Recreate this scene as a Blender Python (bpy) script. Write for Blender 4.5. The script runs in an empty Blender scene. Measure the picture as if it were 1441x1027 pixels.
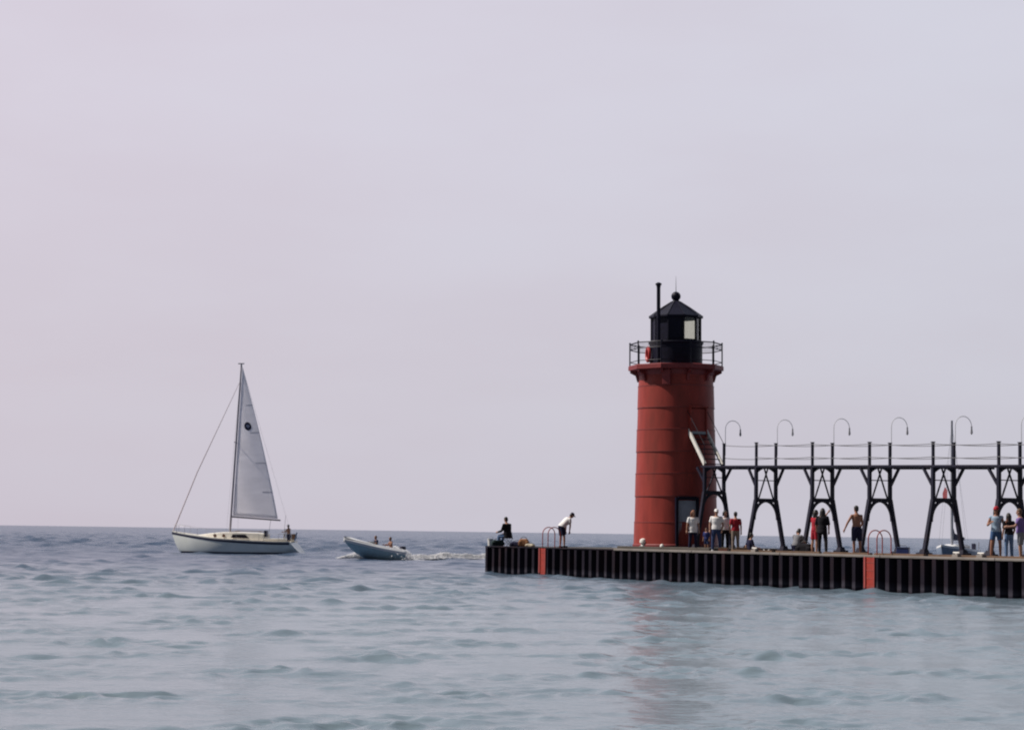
import bpy, bmesh, math, random
import numpy as np
from mathutils import Vector, Matrix, noise as mnoise

random.seed(4)
R = math.radians
PI = math.pi
scene = bpy.context.scene
COL = scene.collection

# ------------------------------------------------------------------ camera
F, CX, CY = 3000.0, 720.5, 513.5          # focal length and centre in photo pixels
CAM = Vector((0, 0, 2.0))                 # eye level just above the pier
PITCH, ROLL = math.atan(235.1 / F), R(0.80)
cam_data = bpy.data.cameras.new('camera')
cam = bpy.data.objects.new('camera', cam_data)
COL.objects.link(cam)
CROT = (Matrix.Rotation(PI / 2 + PITCH, 3, 'X') @ Matrix.Rotation(ROLL, 3, 'Z'))
cam.location = CAM
cam.rotation_euler = CROT.to_euler()
cam_data.sensor_width = 36.0
cam_data.lens = 36.0 * F / 1441.0
cam_data.clip_start = 0.1
cam_data.clip_end = 60000
scene.camera = cam

# ------------------------------------------------------------------ sun, sky, exposure
SUN_EL = R(50)
SUN_DIR = Vector((-0.992 * math.cos(SUN_EL), 0.13 * math.cos(SUN_EL), math.sin(SUN_EL))).normalized()
sd = bpy.data.lights.new('sun', 'SUN')
sd.energy = 5.0
sd.angle = R(0.53)
sd.color = (1.0, 0.93, 0.85)
sun = bpy.data.objects.new('sun', sd)
COL.objects.link(sun)
sun.rotation_euler = SUN_DIR.to_track_quat('Z', 'Y').to_euler()

world = bpy.data.worlds.new('World')
scene.world = world
world.use_nodes = True
nt = world.node_tree
nt.nodes.clear()


def nd(tree, kind, **kw):
    n = tree.nodes.new(kind)
    for k, v in kw.items():
        if k.startswith('i_'):
            n.inputs[k[2:].replace('_', ' ')].default_value = v
        else:
            setattr(n, k, v)
    return n


def build_world():
    L = nt.links.new
    out = nd(nt, 'ShaderNodeOutputWorld')
    bg = nd(nt, 'ShaderNodeBackground')
    bg.inputs['Strength'].default_value = 0.1
    sky = nd(nt, 'ShaderNodeTexSky', sky_type='NISHITA', sun_disc=False)
    sky.sun_elevation = SUN_EL
    sky.sun_rotation = math.atan2(SUN_DIR.x, SUN_DIR.y)
    sky.dust_density = 4.0
    tc = nd(nt, 'ShaderNodeTexCoord')
    sep = nd(nt, 'ShaderNodeSeparateXYZ')
    L(tc.outputs['Generated'], sep.inputs[0])

    def mr(src, a, b, c, d, smooth=True):
        m = nd(nt, 'ShaderNodeMapRange', interpolation_type='SMOOTHSTEP' if smooth else 'LINEAR')
        m.clamp = True
        for i, v in zip(range(1, 5), (a, b, c, d)):
            m.inputs[i].default_value = v
        L(src, m.inputs[0])
        return m.outputs[0]

    def math_(op, a, b):
        m = nd(nt, 'ShaderNodeMath', operation=op)
        for i, v in enumerate((a, b)):
            if isinstance(v, (int, float)):
                m.inputs[i].default_value = v
            else:
                L(v, m.inputs[i])
        return m.outputs[0]
    # bright haze bank over the lake, darker overhead and behind the viewer
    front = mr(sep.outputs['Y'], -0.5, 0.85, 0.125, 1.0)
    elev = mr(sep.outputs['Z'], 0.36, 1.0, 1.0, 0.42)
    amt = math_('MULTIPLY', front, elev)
    # pale pink to pale blue drift across the haze plus thin streaky cloud
    mp = nd(nt, 'ShaderNodeMapping')
    mp.inputs['Scale'].default_value = (5, 5, 16)
    L(tc.outputs['Generated'], mp.inputs[0])
    nz = nd(nt, 'ShaderNodeTexNoise')
    nz.inputs['Scale'].default_value = 1.3
    nz.inputs['Detail'].default_value = 5
    nz.inputs['Roughness'].default_value = 0.5
    L(mp.outputs[0], nz.inputs['Vector'])
    drift = mr(sep.outputs['X'], -0.26, 0.26, 0.0, 1.0, False)
    wob = math_('ADD', drift, math_('MULTIPLY', math_('SUBTRACT', nz.outputs['Fac'], 0.5), 0.9))
    ramp = nd(nt, 'ShaderNodeValToRGB')
    ramp.color_ramp.elements[0].position = 0.0
    ramp.color_ramp.elements[0].color = (0.645, 0.588, 0.670, 1)
    ramp.color_ramp.elements[1].position = 1.0
    ramp.color_ramp.elements[1].color = (0.612, 0.602, 0.682, 1)
    L(wob, ramp.inputs['Fac'])
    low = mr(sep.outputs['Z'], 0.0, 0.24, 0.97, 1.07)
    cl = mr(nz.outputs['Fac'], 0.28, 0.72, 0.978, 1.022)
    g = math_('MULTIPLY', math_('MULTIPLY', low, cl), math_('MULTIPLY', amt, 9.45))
    blue = nd(nt, 'ShaderNodeMixRGB', blend_type='MULTIPLY')
    L(mr(sep.outputs['Z'], 0.25, 0.5, 0.0, 1.0), blue.inputs[0])
    L(ramp.outputs[0], blue.inputs[1])
    blue.inputs[2].default_value = (0.80, 0.95, 1.04, 1)
    sc = nd(nt, 'ShaderNodeVectorMath', operation='SCALE')
    L(blue.outputs[0], sc.inputs[0])
    L(g, sc.inputs['Scale'])
    sk = nd(nt, 'ShaderNodeVectorMath', operation='SCALE')
    L(sky.outputs[0], sk.inputs[0])
    sk.inputs['Scale'].default_value = 0.10
    ad = nd(nt, 'ShaderNodeVectorMath', operation='ADD')
    L(sc.outputs[0], ad.inputs[0])
    L(sk.outputs[0], ad.inputs[1])
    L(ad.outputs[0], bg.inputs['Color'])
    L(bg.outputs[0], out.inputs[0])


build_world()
scene.view_settings.view_transform = 'Standard'
scene.view_settings.look = 'None'
scene.view_settings.exposure = 0.0
scene.view_settings.gamma = 1.0
scene.cycles.filter_width = 2.1
scene.cycles.max_bounces = 8
scene.cycles.caustics_reflective = False
scene.cycles.caustics_refractive = False


# ------------------------------------------------------------------ layout helpers
def ray(x, y):
    return CROT @ Vector(((x - CX) / F, -(y - CY) / F, -1))


def onz(x, y, z):
    d = ray(x, y)
    return CAM + d * ((z - CAM.z) / d.z)


def at(x, y, Y):
    d = ray(x, y)
    return CAM + d * (Y / d.y)


PO = onz(683, 806, 0)                       # far corner of the pier at the water
PR = onz(1441, 843, 0)
PD = (PR - PO).normalized()                 # along the pier, towards the viewer
PN = Vector((-PD.y, PD.x, 0))               # across the pier, away from the viewer
PRZ = math.atan2(PD.y, PD.x)
DECK = 1.31


def Q(t, c, z=DECK):
    return PO + PD * t + PN * c + Vector((0, 0, z))


def tcol(px, c, py=770):
    v = ray(px, py)
    A = np.array([[v.x, -PD.x], [v.y, -PD.y]])
    b = np.array([PO.x + PN.x * c - CAM.x, PO.y + PN.y * c - CAM.y])
    return float(np.linalg.solve(A, b)[1])


# ------------------------------------------------------------------ materials
MATS = {}


def mat(name, col, rough=0.6, metal=0.0, var=0.12, scale=4.0, bump=0.0, spec=0.5, dirt=None, dirt_amt=0.4,
        stretch=(1, 1, 1), transl=0.0):
    if name in MATS:
        return MATS[name]
    m = bpy.data.materials.new(name)
    m.use_nodes = True
    t = m.node_tree
    b = t.nodes['Principled BSDF']
    b.inputs['Roughness'].default_value = rough
    b.inputs['Metallic'].default_value = metal
    b.inputs['Specular IOR Level'].default_value = spec
    tc = nd(t, 'ShaderNodeTexCoord')
    mp = nd(t, 'ShaderNodeMapping')
    mp.inputs['Scale'].default_value = stretch
    t.links.new(tc.outputs['Object'], mp.inputs[0])
    n = nd(t, 'ShaderNodeTexNoise')
    n.inputs['Scale'].default_value = scale
    n.inputs['Detail'].default_value = 6
    t.links.new(mp.outputs[0], n.inputs['Vector'])
    r = nd(t, 'ShaderNodeValToRGB')
    r.color_ramp.elements[0].position = 0.3
    r.color_ramp.elements[1].position = 0.7
    r.color_ramp.elements[0].color = tuple(c * (1 - var) for c in col) + (1,)
    r.color_ramp.elements[1].color = tuple(min(1, c * (1 + var)) for c in col) + (1,)
    t.links.new(n.outputs['Fac'], r.inputs['Fac'])
    src = r.outputs[0]
    if dirt:
        n2 = nd(t, 'ShaderNodeTexNoise')
        n2.inputs['Scale'].default_value = scale * 0.45
        n2.inputs['Detail'].default_value = 8
        n2.inputs['Roughness'].default_value = 0.7
        t.links.new(mp.outputs[0], n2.inputs['Vector'])
        r2 = nd(t, 'ShaderNodeValToRGB')
        r2.color_ramp.elements[0].position = 0.5
        r2.color_ramp.elements[0].color = (0, 0, 0, 1)
        r2.color_ramp.elements[1].position = 0.75
        r2.color_ramp.elements[1].color = (dirt_amt,) * 3 + (1,)
        t.links.new(n2.outputs['Fac'], r2.inputs['Fac'])
        mx = nd(t, 'ShaderNodeMixRGB')
        mx.inputs[2].default_value = tuple(dirt) + (1,)
        t.links.new(r2.outputs[0], mx.inputs[0])
        t.links.new(src, mx.inputs[1])
        src = mx.outputs[0]
    t.links.new(src, b.inputs['Base Color'])
    if bump:
        bp = nd(t, 'ShaderNodeBump')
        bp.inputs['Strength'].default_value = bump
        bp.inputs['Distance'].default_value = 0.02
        t.links.new(n.outputs['Fac'], bp.inputs['Height'])
        t.links.new(bp.outputs[0], b.inputs['Normal'])
    if transl:
        tr = nd(t, 'ShaderNodeBsdfTranslucent')
        t.links.new(src, tr.inputs['Color'])
        mx = nd(t, 'ShaderNodeMixShader')
        mx.inputs[0].default_value = transl
        t.links.new(b.outputs[0], mx.inputs[1])
        t.links.new(tr.outputs[0], mx.inputs[2])
        t.links.new(mx.outputs[0], t.nodes['Material Output'].inputs['Surface'])
    MATS[name] = m
    return m


RED = mat('red tower paint', (0.285, 0.038, 0.028), 0.5, var=0.2, scale=2.6, dirt=(0.15, 0.032, 0.022), dirt_amt=0.7, stretch=(1, 1, 0.22), spec=0.3)
REDDARK = mat('red seam paint', (0.21, 0.028, 0.023), 0.55, var=0.15)
REDTRIM = mat('dark red gallery paint', (0.20, 0.022, 0.024), 0.55, var=0.15)
REDSAFE = mat('red ladder paint', (0.32, 0.032, 0.018), 0.5, var=0.2, scale=6, dirt=(0.12, 0.02, 0.02))
BLACK = mat('black iron paint', (0.006, 0.0055, 0.018), 0.5, var=0.3, scale=6, spec=0.2)
IRON = mat('dark catwalk iron', (0.011, 0.011, 0.027), 0.55, var=0.3, scale=5, spec=0.3, dirt=(0.045, 0.022, 0.020), dirt_amt=0.5)
STEEL = mat('galvanised grey', (0.34, 0.34, 0.37), 0.5, metal=0.3, var=0.15)
WHITE = mat('white paint', (0.74, 0.72, 0.68), 0.45, var=0.06, dirt=(0.5, 0.42, 0.34), dirt_amt=0.3)
CONC = mat('pier concrete', (0.21, 0.185, 0.17), 0.85, var=0.2, scale=1.2, bump=0.4, dirt=(0.13, 0.10, 0.08), dirt_amt=0.6)
CONCD = mat('dark slab concrete', (0.06, 0.052, 0.045), 0.9, var=0.25, scale=1.5, bump=0.4, dirt=(0.06, 0.06, 0.03))
TIMBER = mat('brown timber', (0.13, 0.075, 0.045), 0.8, var=0.3, scale=3)
DOORG = mat('grey door paint', (0.27, 0.30, 0.38), 0.5, var=0.1)
GEL = mat('white gelcoat', (0.82, 0.82, 0.83), 0.25, var=0.05, scale=1, dirt=(0.6, 0.6, 0.58), dirt_amt=0.3)
GELG = mat('grey green hull gelcoat', (0.84, 0.86, 0.83), 0.3, var=0.04, scale=1, dirt=(0.6, 0.62, 0.55), dirt_amt=0.4)
CREAM = mat('cream deck', (0.74, 0.70, 0.63), 0.5, var=0.07)
NAVY = mat('navy stripe', (0.016, 0.016, 0.05), 0.4, var=0.15)
TEAL = mat('teal hull gelcoat', (0.46, 0.62, 0.66), 0.3, var=0.1)
ALU = mat('mast aluminium', (0.34, 0.32, 0.37), 0.6, metal=0.0, var=0.1)
CANVAS = mat('dark blue canvas', (0.012, 0.014, 0.05), 0.8, var=0.2)
DKGLASS = mat('dark tinted window', (0.012, 0.010, 0.018), 0.1, var=0.1)
FOAM = mat('white foam', (0.95, 0.95, 0.97), 0.9, var=0.04, scale=2, transl=0.5)
PINKROPE = mat('furled jib cloth', (0.70, 0.58, 0.60), 0.7, var=0.1)


def sail_material():
    m = mat('sail cloth', (0.92, 0.90, 0.92), 0.75, var=0.04, scale=0.8, transl=0.72, stretch=(1, 1, 3))
    return m


SAIL = sail_material()


def glass_material():
    m = bpy.data.materials.new('lantern glass')
    m.use_nodes = True
    t = m.node_tree
    t.nodes.clear()
    o = nd(t, 'ShaderNodeOutputMaterial')
    tr = nd(t, 'ShaderNodeBsdfTransparent')
    tr.inputs[0].default_value = (0.93, 0.93, 0.88, 1)
    gl = nd(t, 'ShaderNodeBsdfGlossy')
    gl.inputs['Roughness'].default_value = 0.03
    fr = nd(t, 'ShaderNodeFresnel')
    fr.inputs[0].default_value = 1.35
    nz = nd(t, 'ShaderNodeTexNoise')
    nz.inputs['Scale'].default_value = 3
    mx = nd(t, 'ShaderNodeMixShader')
    mm = nd(t, 'ShaderNodeMath', operation='MULTIPLY_ADD')
    mm.inputs[1].default_value = 0.04
    t.links.new(nz.outputs['Fac'], mm.inputs[0])
    t.links.new(fr.outputs[0], mm.inputs[2])
    t.links.new(mm.outputs[0], mx.inputs[0])
    t.links.new(tr.outputs[0], mx.inputs[1])
    t.links.new(gl.outputs[0], mx.inputs[2])
    t.links.new(mx.outputs[0], o.inputs[0])
    return m


GLASS = glass_material()


def pile_material():
    m = mat('weathered steel piling', (0.012, 0.009, 0.016), 0.65, var=0.35, scale=2.5, spec=0.1, dirt=(0.040, 0.017, 0.016), dirt_amt=0.6, stretch=(1, 1, 0.3))
    t = m.node_tree
    b = t.nodes['Principled BSDF']
    src = b.inputs['Base Color'].links[0].from_socket
    geo = nd(t, 'ShaderNodeNewGeometry')
    sep = nd(t, 'ShaderNodeSeparateXYZ')
    t.links.new(geo.outputs['Position'], sep.inputs[0])
    nz = nd(t, 'ShaderNodeTexNoise')
    nz.inputs['Scale'].default_value = 1.3
    t.links.new(geo.outputs['Position'], nz.inputs['Vector'])
    ad = nd(t, 'ShaderNodeMath', operation='MULTIPLY_ADD')
    ad.inputs[1].default_value = 0.35
    t.links.new(nz.outputs['Fac'], ad.inputs[0])
    t.links.new(sep.outputs['Z'], ad.inputs[2])
    r = nd(t, 'ShaderNodeValToRGB')         # pale mineral line just above the water
    e = r.color_ramp.elements
    e[0].position, e[0].color = 0.20, (0, 0, 0, 1)
    e[1].position, e[1].color = 0.32, (0.55, 0.55, 0.55, 1)
    e2 = e.new(0.55)
    e2.color = (0, 0, 0, 1)
    t.links.new(ad.outputs[0], r.inputs['Fac'])
    mx = nd(t, 'ShaderNodeMixRGB')
    mx.inputs[2].default_value = (0.075, 0.07, 0.09, 1)
    t.links.new(r.outputs[0], mx.inputs[0])
    t.links.new(src, mx.inputs[1])
    t.links.new(mx.outputs[0], b.inputs['Base Color'])
    return m


PILE = pile_material()


# ------------------------------------------------------------------ mesh helpers
class MB:
    def __init__(self):
        self.bm = bmesh.new()

    def box(self, c, s, rz=0.0, bev=0.0, taper=1.0, M=None):
        mtx = Matrix.Translation(Vector(c)) @ Matrix.Rotation(rz, 4, 'Z')
        if M is not None:
            mtx = M @ mtx
        hx, hy, hz = s[0] / 2, s[1] / 2, s[2] / 2
        vs = []
        for z in (-1, 1):
            k = taper if z > 0 else 1
            for x, y in ((-1, -1), (1, -1), (1, 1), (-1, 1)):
                vs.append(self.bm.verts.new(mtx @ Vector((x * hx * k, y * hy * k, z * hz))))
        fs = [(3, 2, 1, 0), (4, 5, 6, 7), (0, 1, 5, 4), (1, 2, 6, 5), (2, 3, 7, 6), (3, 0, 4, 7)]
        faces = [self.bm.faces.new([vs[i] for i in f]) for f in fs]
        if bev:
            es = list({e for f in faces for e in f.edges})
            bmesh.ops.bevel(self.bm, geom=es, offset=bev, segments=2, affect='EDGES', profile=0.6)
        return self

    def beam(self, p0, p1, w, h, up=(0, 0, 1)):
        p0, p1 = Vector(p0), Vector(p1)
        a = (p1 - p0).normalized()
        u = Vector(up)
        s = a.cross(u)
        if s.length < 1e-4:
            s = a.cross(Vector((1, 0, 0)))
        s.normalize()
        u = s.cross(a)
        vs = []
        for p in (p0, p1):
            for x, y in ((-1, -1), (1, -1), (1, 1), (-1, 1)):
                vs.append(self.bm.verts.new(p + s * x * w / 2 + u * y * h / 2))
        for f in [(3, 2, 1, 0), (4, 5, 6, 7), (0, 1, 5, 4), (1, 2, 6, 5), (2, 3, 7, 6), (3, 0, 4, 7)]:
            self.bm.faces.new([vs[i] for i in f])
        return self

    def tube(self, pts, r, n=8, closed=False):
        pts = [Vector(p) for p in pts]
        rs = r if isinstance(r, (list, tuple)) else [r] * len(pts)
        rings = []
        prev = None
        for i, p in enumerate(pts):
            if closed:
                a = pts[(i + 1) % len(pts)] - pts[i - 1]
            else:
                a = pts[min(i + 1, len(pts) - 1)] - pts[max(i - 1, 0)]
            a.normalize()
            if prev is None:
                s = a.cross(Vector((0, 0, 1)))
                if s.length < 1e-3:
                    s = a.cross(Vector((1, 0, 0)))
            else:
                s = prev - a * prev.dot(a)
            s.normalize()
            prev = s
            u = a.cross(s)
            rings.append([self.bm.verts.new(p + (s * math.cos(2 * PI * k / n) + u * math.sin(2 * PI * k / n)) * rs[i]) for k in range(n)])
        m = len(rings)
        for i in range(m if closed else m - 1):
            A, B = rings[i], rings[(i + 1) % m]
            for k in range(n):
                self.bm.faces.new((A[k], A[(k + 1) % n], B[(k + 1) % n], B[k]))
        if not closed:
            self.bm.faces.new(rings[0][::-1])
            self.bm.faces.new(rings[-1])
        return self

    def lathe(self, prof, n=32, c=(0, 0, 0), a0=0.0, sx=1.0, sy=1.0, cap=True):
        c = Vector(c)
        rings = []
        for r, z in prof:
            rings.append([self.bm.verts.new(c + Vector((r * sx * math.cos(a0 + 2 * PI * k / n), r * sy * math.sin(a0 + 2 * PI * k / n), z))) for k in range(n)])
        for A, B in zip(rings, rings[1:]):
            for k in range(n):
                self.bm.faces.new((A[k], A[(k + 1) % n], B[(k + 1) % n], B[k]))
        if cap:
            self.bm.faces.new(rings[0][::-1])
            self.bm.faces.new(rings[-1])
        return self

    def loft(self, rings, cap=True, closed=True):
        vs = [[self.bm.verts.new(Vector(p)) for p in r] for r in rings]
        for A, B in zip(vs, vs[1:]):
            n = len(A)
            for k in range(n if closed else n - 1):
                self.bm.faces.new((A[k], A[(k + 1) % n], B[(k + 1) % n], B[k]))
        if cap and closed:
            self.bm.faces.new(vs[0][::-1])
            self.bm.faces.new(vs[-1])
        return self

    def prism(self, poly, off):
        """poly: list of 3D points, extruded by vector off"""
        off = Vector(off)
        a = [self.bm.verts.new(Vector(p)) for p in poly]
        b = [self.bm.verts.new(Vector(p) + off) for p in poly]
        n = len(a)
        self.bm.faces.new(a[::-1])
        self.bm.faces.new(b)
        for i in range(n):
            self.bm.faces.new((a[i], a[(i + 1) % n], b[(i + 1) % n], b[i]))
        return self

    def ico(self, c, r, sub=2, s=(1, 1, 1), rot=None):
        m = Matrix.Translation(Vector(c))
        if rot is not None:
            m = m @ rot.to_4x4()
        m = m @ Matrix.Diagonal((s[0], s[1], s[2], 1))
        bmesh.ops.create_icosphere(self.bm, subdivisions=sub, radius=r, matrix=m)
        return self

    def build(self, name, m, parent=None, smooth=False, loc=None):
        bmesh.ops.recalc_face_normals(self.bm, faces=self.bm.faces[:])
        me = bpy.data.meshes.new(name)
        self.bm.to_mesh(me)
        self.bm.free()
        if smooth:
            for p in me.polygons:
                p.use_smooth = True
            me.set_sharp_from_angle(angle=R(38))
        me.materials.append(m)
        o = bpy.data.objects.new(name, me)
        COL.objects.link(o)
        if parent is not None:
            o.parent = parent
        if loc is not None:
            o.location = loc
        return o


def tag(o, label=None, cat=None, group=None, kind=None):
    if label:
        o['label'] = label
    if cat:
        o['category'] = cat
    if group:
        o['group'] = group
    if kind:
        o['kind'] = kind
    return o


def thing(name, label, cat, loc=(0, 0, 0), rz=0.0, group=None):
    o = bpy.data.objects.new(name, None)
    o.empty_display_size = 0.3
    COL.objects.link(o)
    o.location = loc
    o.rotation_euler = (0, 0, rz)
    return tag(o, label, cat, group)


def copy_tree(o, parent=None):
    c = o.copy()
    COL.objects.link(c)
    if parent is not None:
        c.parent = parent
    for ch in [x for x in bpy.data.objects if x.parent == o]:
        copy_tree(ch, c)
    return c


# ------------------------------------------------------------------ water
def wave_set():
    rng = np.random.default_rng(11)
    W = []
    for i in range(90):
        lam = 0.17 * (3.0 / 0.17) ** (i / 89.0)
        ang = rng.normal(0, 0.75) - 0.15            # crests mostly parallel to the shore
        k = 2 * PI / lam
        slope = 0.045 * (0.3 if lam > 2.0 else 0.65 if lam > 1.3 else 1.0) * (1.05 if lam < 0.4 else 1.0)
        W.append((k * math.sin(ang), -k * math.cos(ang), slope / k, rng.uniform(0, 2 * PI), lam))
    OPEN = []                                           # longer seas of the open lake, beyond the pier
    for i in range(26):
        lam = 3.0 * (10.0 / 3.0) ** (i / 25.0)
        ang = rng.normal(0, 0.55) + 0.2
        k = 2 * PI / lam
        OPEN.append((k * math.sin(ang), -k * math.cos(ang), 0.038 / k, rng.uniform(0, 2 * PI), lam))
    return W, OPEN


WAVES, SEAS = wave_set()


def water_height(x, y, cell):
    h = np.zeros_like(x)
    dx = np.zeros_like(x)
    dy = np.zeros_like(x)
    # groups: most of the surface is gently rippled, with scattered patches of steeper short-crested waves
    rng = np.random.default_rng(5)
    G = np.zeros_like(x)
    for i in range(14):
        sc_ = 2 * PI / rng.uniform(1.1, 4.6)
        a_ = rng.uniform(0, 2 * PI)
        G += np.sin(sc_ * (0.7 * math.cos(a_) * x + math.sin(a_) * y) + rng.uniform(0, 2 * PI))
    G *= math.sqrt(2 / 14)
    gust = 0.58 + 0.50 * np.clip(G, -0.9, 2.2)
    open_ = 0.92 + 0.75 * np.clip((np.hypot(x, y) - 32) / 60, 0, 1)      # sheltered near the beach, choppier outside
    calm = np.clip((np.hypot(x, y) - 18) / 55, 0.55, 1)
    for kx, ky, a, ph, lam in WAVES:
        w = np.clip((lam / cell - 2.2) / 2.0, 0, 1)
        if w.max() <= 0:
            continue
        g = (gust if lam < 3 else 1.0) * open_
        arg = kx * x + ky * y + ph
        k = math.hypot(kx, ky)
        s = a * w * g * (calm if lam > 0.8 else 1.0)
        h += s * np.cos(arg)
        dx -= 0.55 * s * kx / k * np.sin(arg)
        dy -= 0.55 * s * ky / k * np.sin(arg)
    far = np.clip((np.hypot(x, y) - 105) / 110, 0, 1) * (0.55 + 0.5 * np.clip(G, -0.8, 1.8))
    for kx, ky, a, ph, lam in SEAS:
        w = np.clip((lam / cell - 2.2) / 2.0, 0, 1) * far
        arg = kx * x + ky * y + ph
        k = math.hypot(kx, ky)
        h += a * w * np.cos(arg)
        dx -= a * w * kx / k * np.sin(arg)
        dy -= a * w * ky / k * np.sin(arg)
    return h, dx, dy


def water_material():
    m = bpy.data.materials.new('lake water')
    m.use_nodes = True
    t = m.node_tree
    b = t.nodes['Principled BSDF']
    L = t.links.new
    b.inputs['IOR'].default_value = 1.333
    geo = nd(t, 'ShaderNodeNewGeometry')
    n0 = nd(t, 'ShaderNodeTexNoise')
    n0.inputs['Scale'].default_value = 0.06
    n0.inputs['Detail'].default_value = 4
    L(geo.outputs['Position'], n0.inputs['Vector'])
    sep = nd(t, 'ShaderNodeSeparateXYZ')
    L(geo.outputs['Position'], sep.inputs[0])
    # sandy shallows near the beach, deep blue lake further out
    mr = nd(t, 'ShaderNodeMapRange', interpolation_type='SMOOTHSTEP')
    mr.inputs[1].default_value = 34
    mr.inputs[2].default_value = 150
    L(sep.outputs['Y'], mr.inputs[0])
    ad = nd(t, 'ShaderNodeMath', operation='MULTIPLY_ADD')
    ad.inputs[1].default_value = 0.25
    L(n0.outputs['Fac'], ad.inputs[0])
    L(mr.outputs[0], ad.inputs[2])
    r = nd(t, 'ShaderNodeValToRGB')
    e = r.color_ramp.elements
    e[0].position, e[0].color = 0.1, (0.150, 0.198, 0.232, 1)
    e[1].position, e[1].color = 1.0, (0.036, 0.062, 0.112, 1)
    L(ad.outputs[0], r.inputs['Fac'])
    L(r.outputs[0], b.inputs['Base Color'])
    mp = nd(t, 'ShaderNodeMapping')
    mp.inputs['Scale'].default_value = (0.6, 1.3, 1.0)
    L(geo.outputs['Position'], mp.inputs[0])
    n1 = nd(t, 'ShaderNodeTexNoise')
    n1.inputs['Scale'].default_value = 3.2
    n1.inputs['Detail'].default_value = 5
    n1.inputs['Roughness'].default_value = 0.6
    L(mp.outputs[0], n1.inputs['Vector'])
    ro = nd(t, 'ShaderNodeMapRange', interpolation_type='SMOOTHSTEP')
    for i_, v_ in zip(range(1, 5), (30, 240, 0.155, 0.27)):
        ro.inputs[i_].default_value = v_
    L(sep.outputs['Y'], ro.inputs[0])
    mpr = nd(t, 'ShaderNodeMapping')
    mpr.inputs['Scale'].default_value = (0.30, 0.055, 0.2)
    L(geo.outputs['Position'], mpr.inputs[0])
    nr_ = nd(t, 'ShaderNodeTexNoise')               # cat's paws: ruffled and slick patches of wind
    nr_.inputs['Scale'].default_value = 1.0
    nr_.inputs['Detail'].default_value = 5
    nr_.inputs['Roughness'].default_value = 0.65
    L(mpr.outputs[0], nr_.inputs['Vector'])
    cp = nd(t, 'ShaderNodeMapRange')
    for i_, v_ in zip(range(1, 5), (0.35, 0.68, 0.7, 1.35)):
        cp.inputs[i_].default_value = v_
    L(nr_.outputs['Fac'], cp.inputs[0])
    rm = nd(t, 'ShaderNodeMath', operation='MULTIPLY')
    L(ro.outputs[0], rm.inputs[0])
    L(cp.outputs[0], rm.inputs[1])
    L(rm.outputs[0], b.inputs['Roughness'])
    # the open lake beyond the last modelled wave is choppy through its bump
    mb = nd(t, 'ShaderNodeMapRange', interpolation_type='SMOOTHSTEP')
    mb.inputs[1].default_value = 30
    mb.inputs[2].default_value = 220
    mb.inputs[3].default_value = 0.30
    mb.inputs[4].default_value = 0.75
    L(sep.outputs['Y'], mb.inputs[0])
    bp = nd(t, 'ShaderNodeBump')
    bp.inputs['Distance'].default_value = 0.12
    L(mb.outputs[0], bp.inputs['Strength'])
    L(n1.outputs['Fac'], bp.inputs['Height'])
    L(bp.outputs[0], b.inputs['Normal'])
    return m


def build_water():
    rr = [0.6]
    while rr[-1] < 30000:
        r = rr[-1]
        if r < 17:
            st = max(0.5, r * 0.25)
            st = min(st, 17.01 - r if r < 17 else st)
        elif r < 950:
            st = 0.06 * (r / 22.0) ** 1.12
        else:
            st = r * 0.06
        rr.append(r + max(st, 0.02))
    rr = np.array(rr)
    inner = np.linspace(-R(19), R(19), 520)
    outer = np.linspace(R(19), 2 * PI - R(19), 60)[1:-1]
    th = np.concatenate([inner, outer])
    nr, nc = len(rr), len(th)
    A, Rr = np.meshgrid(th, rr)
    x = Rr * np.sin(A)
    y = Rr * np.cos(A)
    dth = np.abs(np.roll(th, -1) - th)
    dth = np.where(dth > PI, 2 * PI - dth, dth)
    drr = np.gradient(rr)
    cell = np.maximum(Rr * dth[None, :] * 0.7, drr[:, None] * 1.0)
    h, dx, dy = water_height(x, y, cell)
    v = np.stack([x + dx, y + dy, h], -1).reshape(-1, 3)
    i = np.arange(nr - 1)[:, None]
    j = np.arange(nc)[None, :]
    j2 = (j + 1) % nc
    f = np.stack([i * nc + j, i * nc + j2, (i + 1) * nc + j2, (i + 1) * nc + j], -1).reshape(-1, 4)
    # close the small hole at the centre
    me = bpy.data.meshes.new('water')
    nv = len(v)
    v = np.vstack([v, [[0, 0, 0]]])
    tri = np.stack([np.full(nc, nv), (np.arange(nc) + 1) % nc, np.arange(nc)], -1)
    me.vertices.add(len(v))
    me.vertices.foreach_set('co', v.astype(np.float32).ravel())
    loops = np.concatenate([f.ravel(), tri.ravel()])
    starts = np.concatenate([np.arange(len(f)) * 4, len(f) * 4 + np.arange(nc) * 3])
    me.loops.add(len(loops))
    me.loops.foreach_set('vertex_index', loops.astype(np.int32))
    me.polygons.add(len(starts))
    me.polygons.foreach_set('loop_start', starts.astype(np.int32))
    me.polygons.foreach_set('use_smooth', np.ones(len(starts), dtype=bool))
    me.update(calc_edges=True)
    me.validate()
    me.flip_normals()
    me.materials.append(water_material())
    o = bpy.data.objects.new('water', me)
    COL.objects.link(o)
    tag(o, 'rippled blue grey lake water reaching to the horizon', 'water', kind='structure')
    # make sure the surface faces up
    if me.polygons[len(f) // 2].normal.z < 0:
        me.flip_normals()


build_water()


# ------------------------------------------------------------------ pier
PIER_LEN = 60.0
PIER_W = 7.0
PITCH_P = 0.645
T_DARK = tcol(872, 0.3)                     # dark outer end, pale concrete from here on


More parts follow.
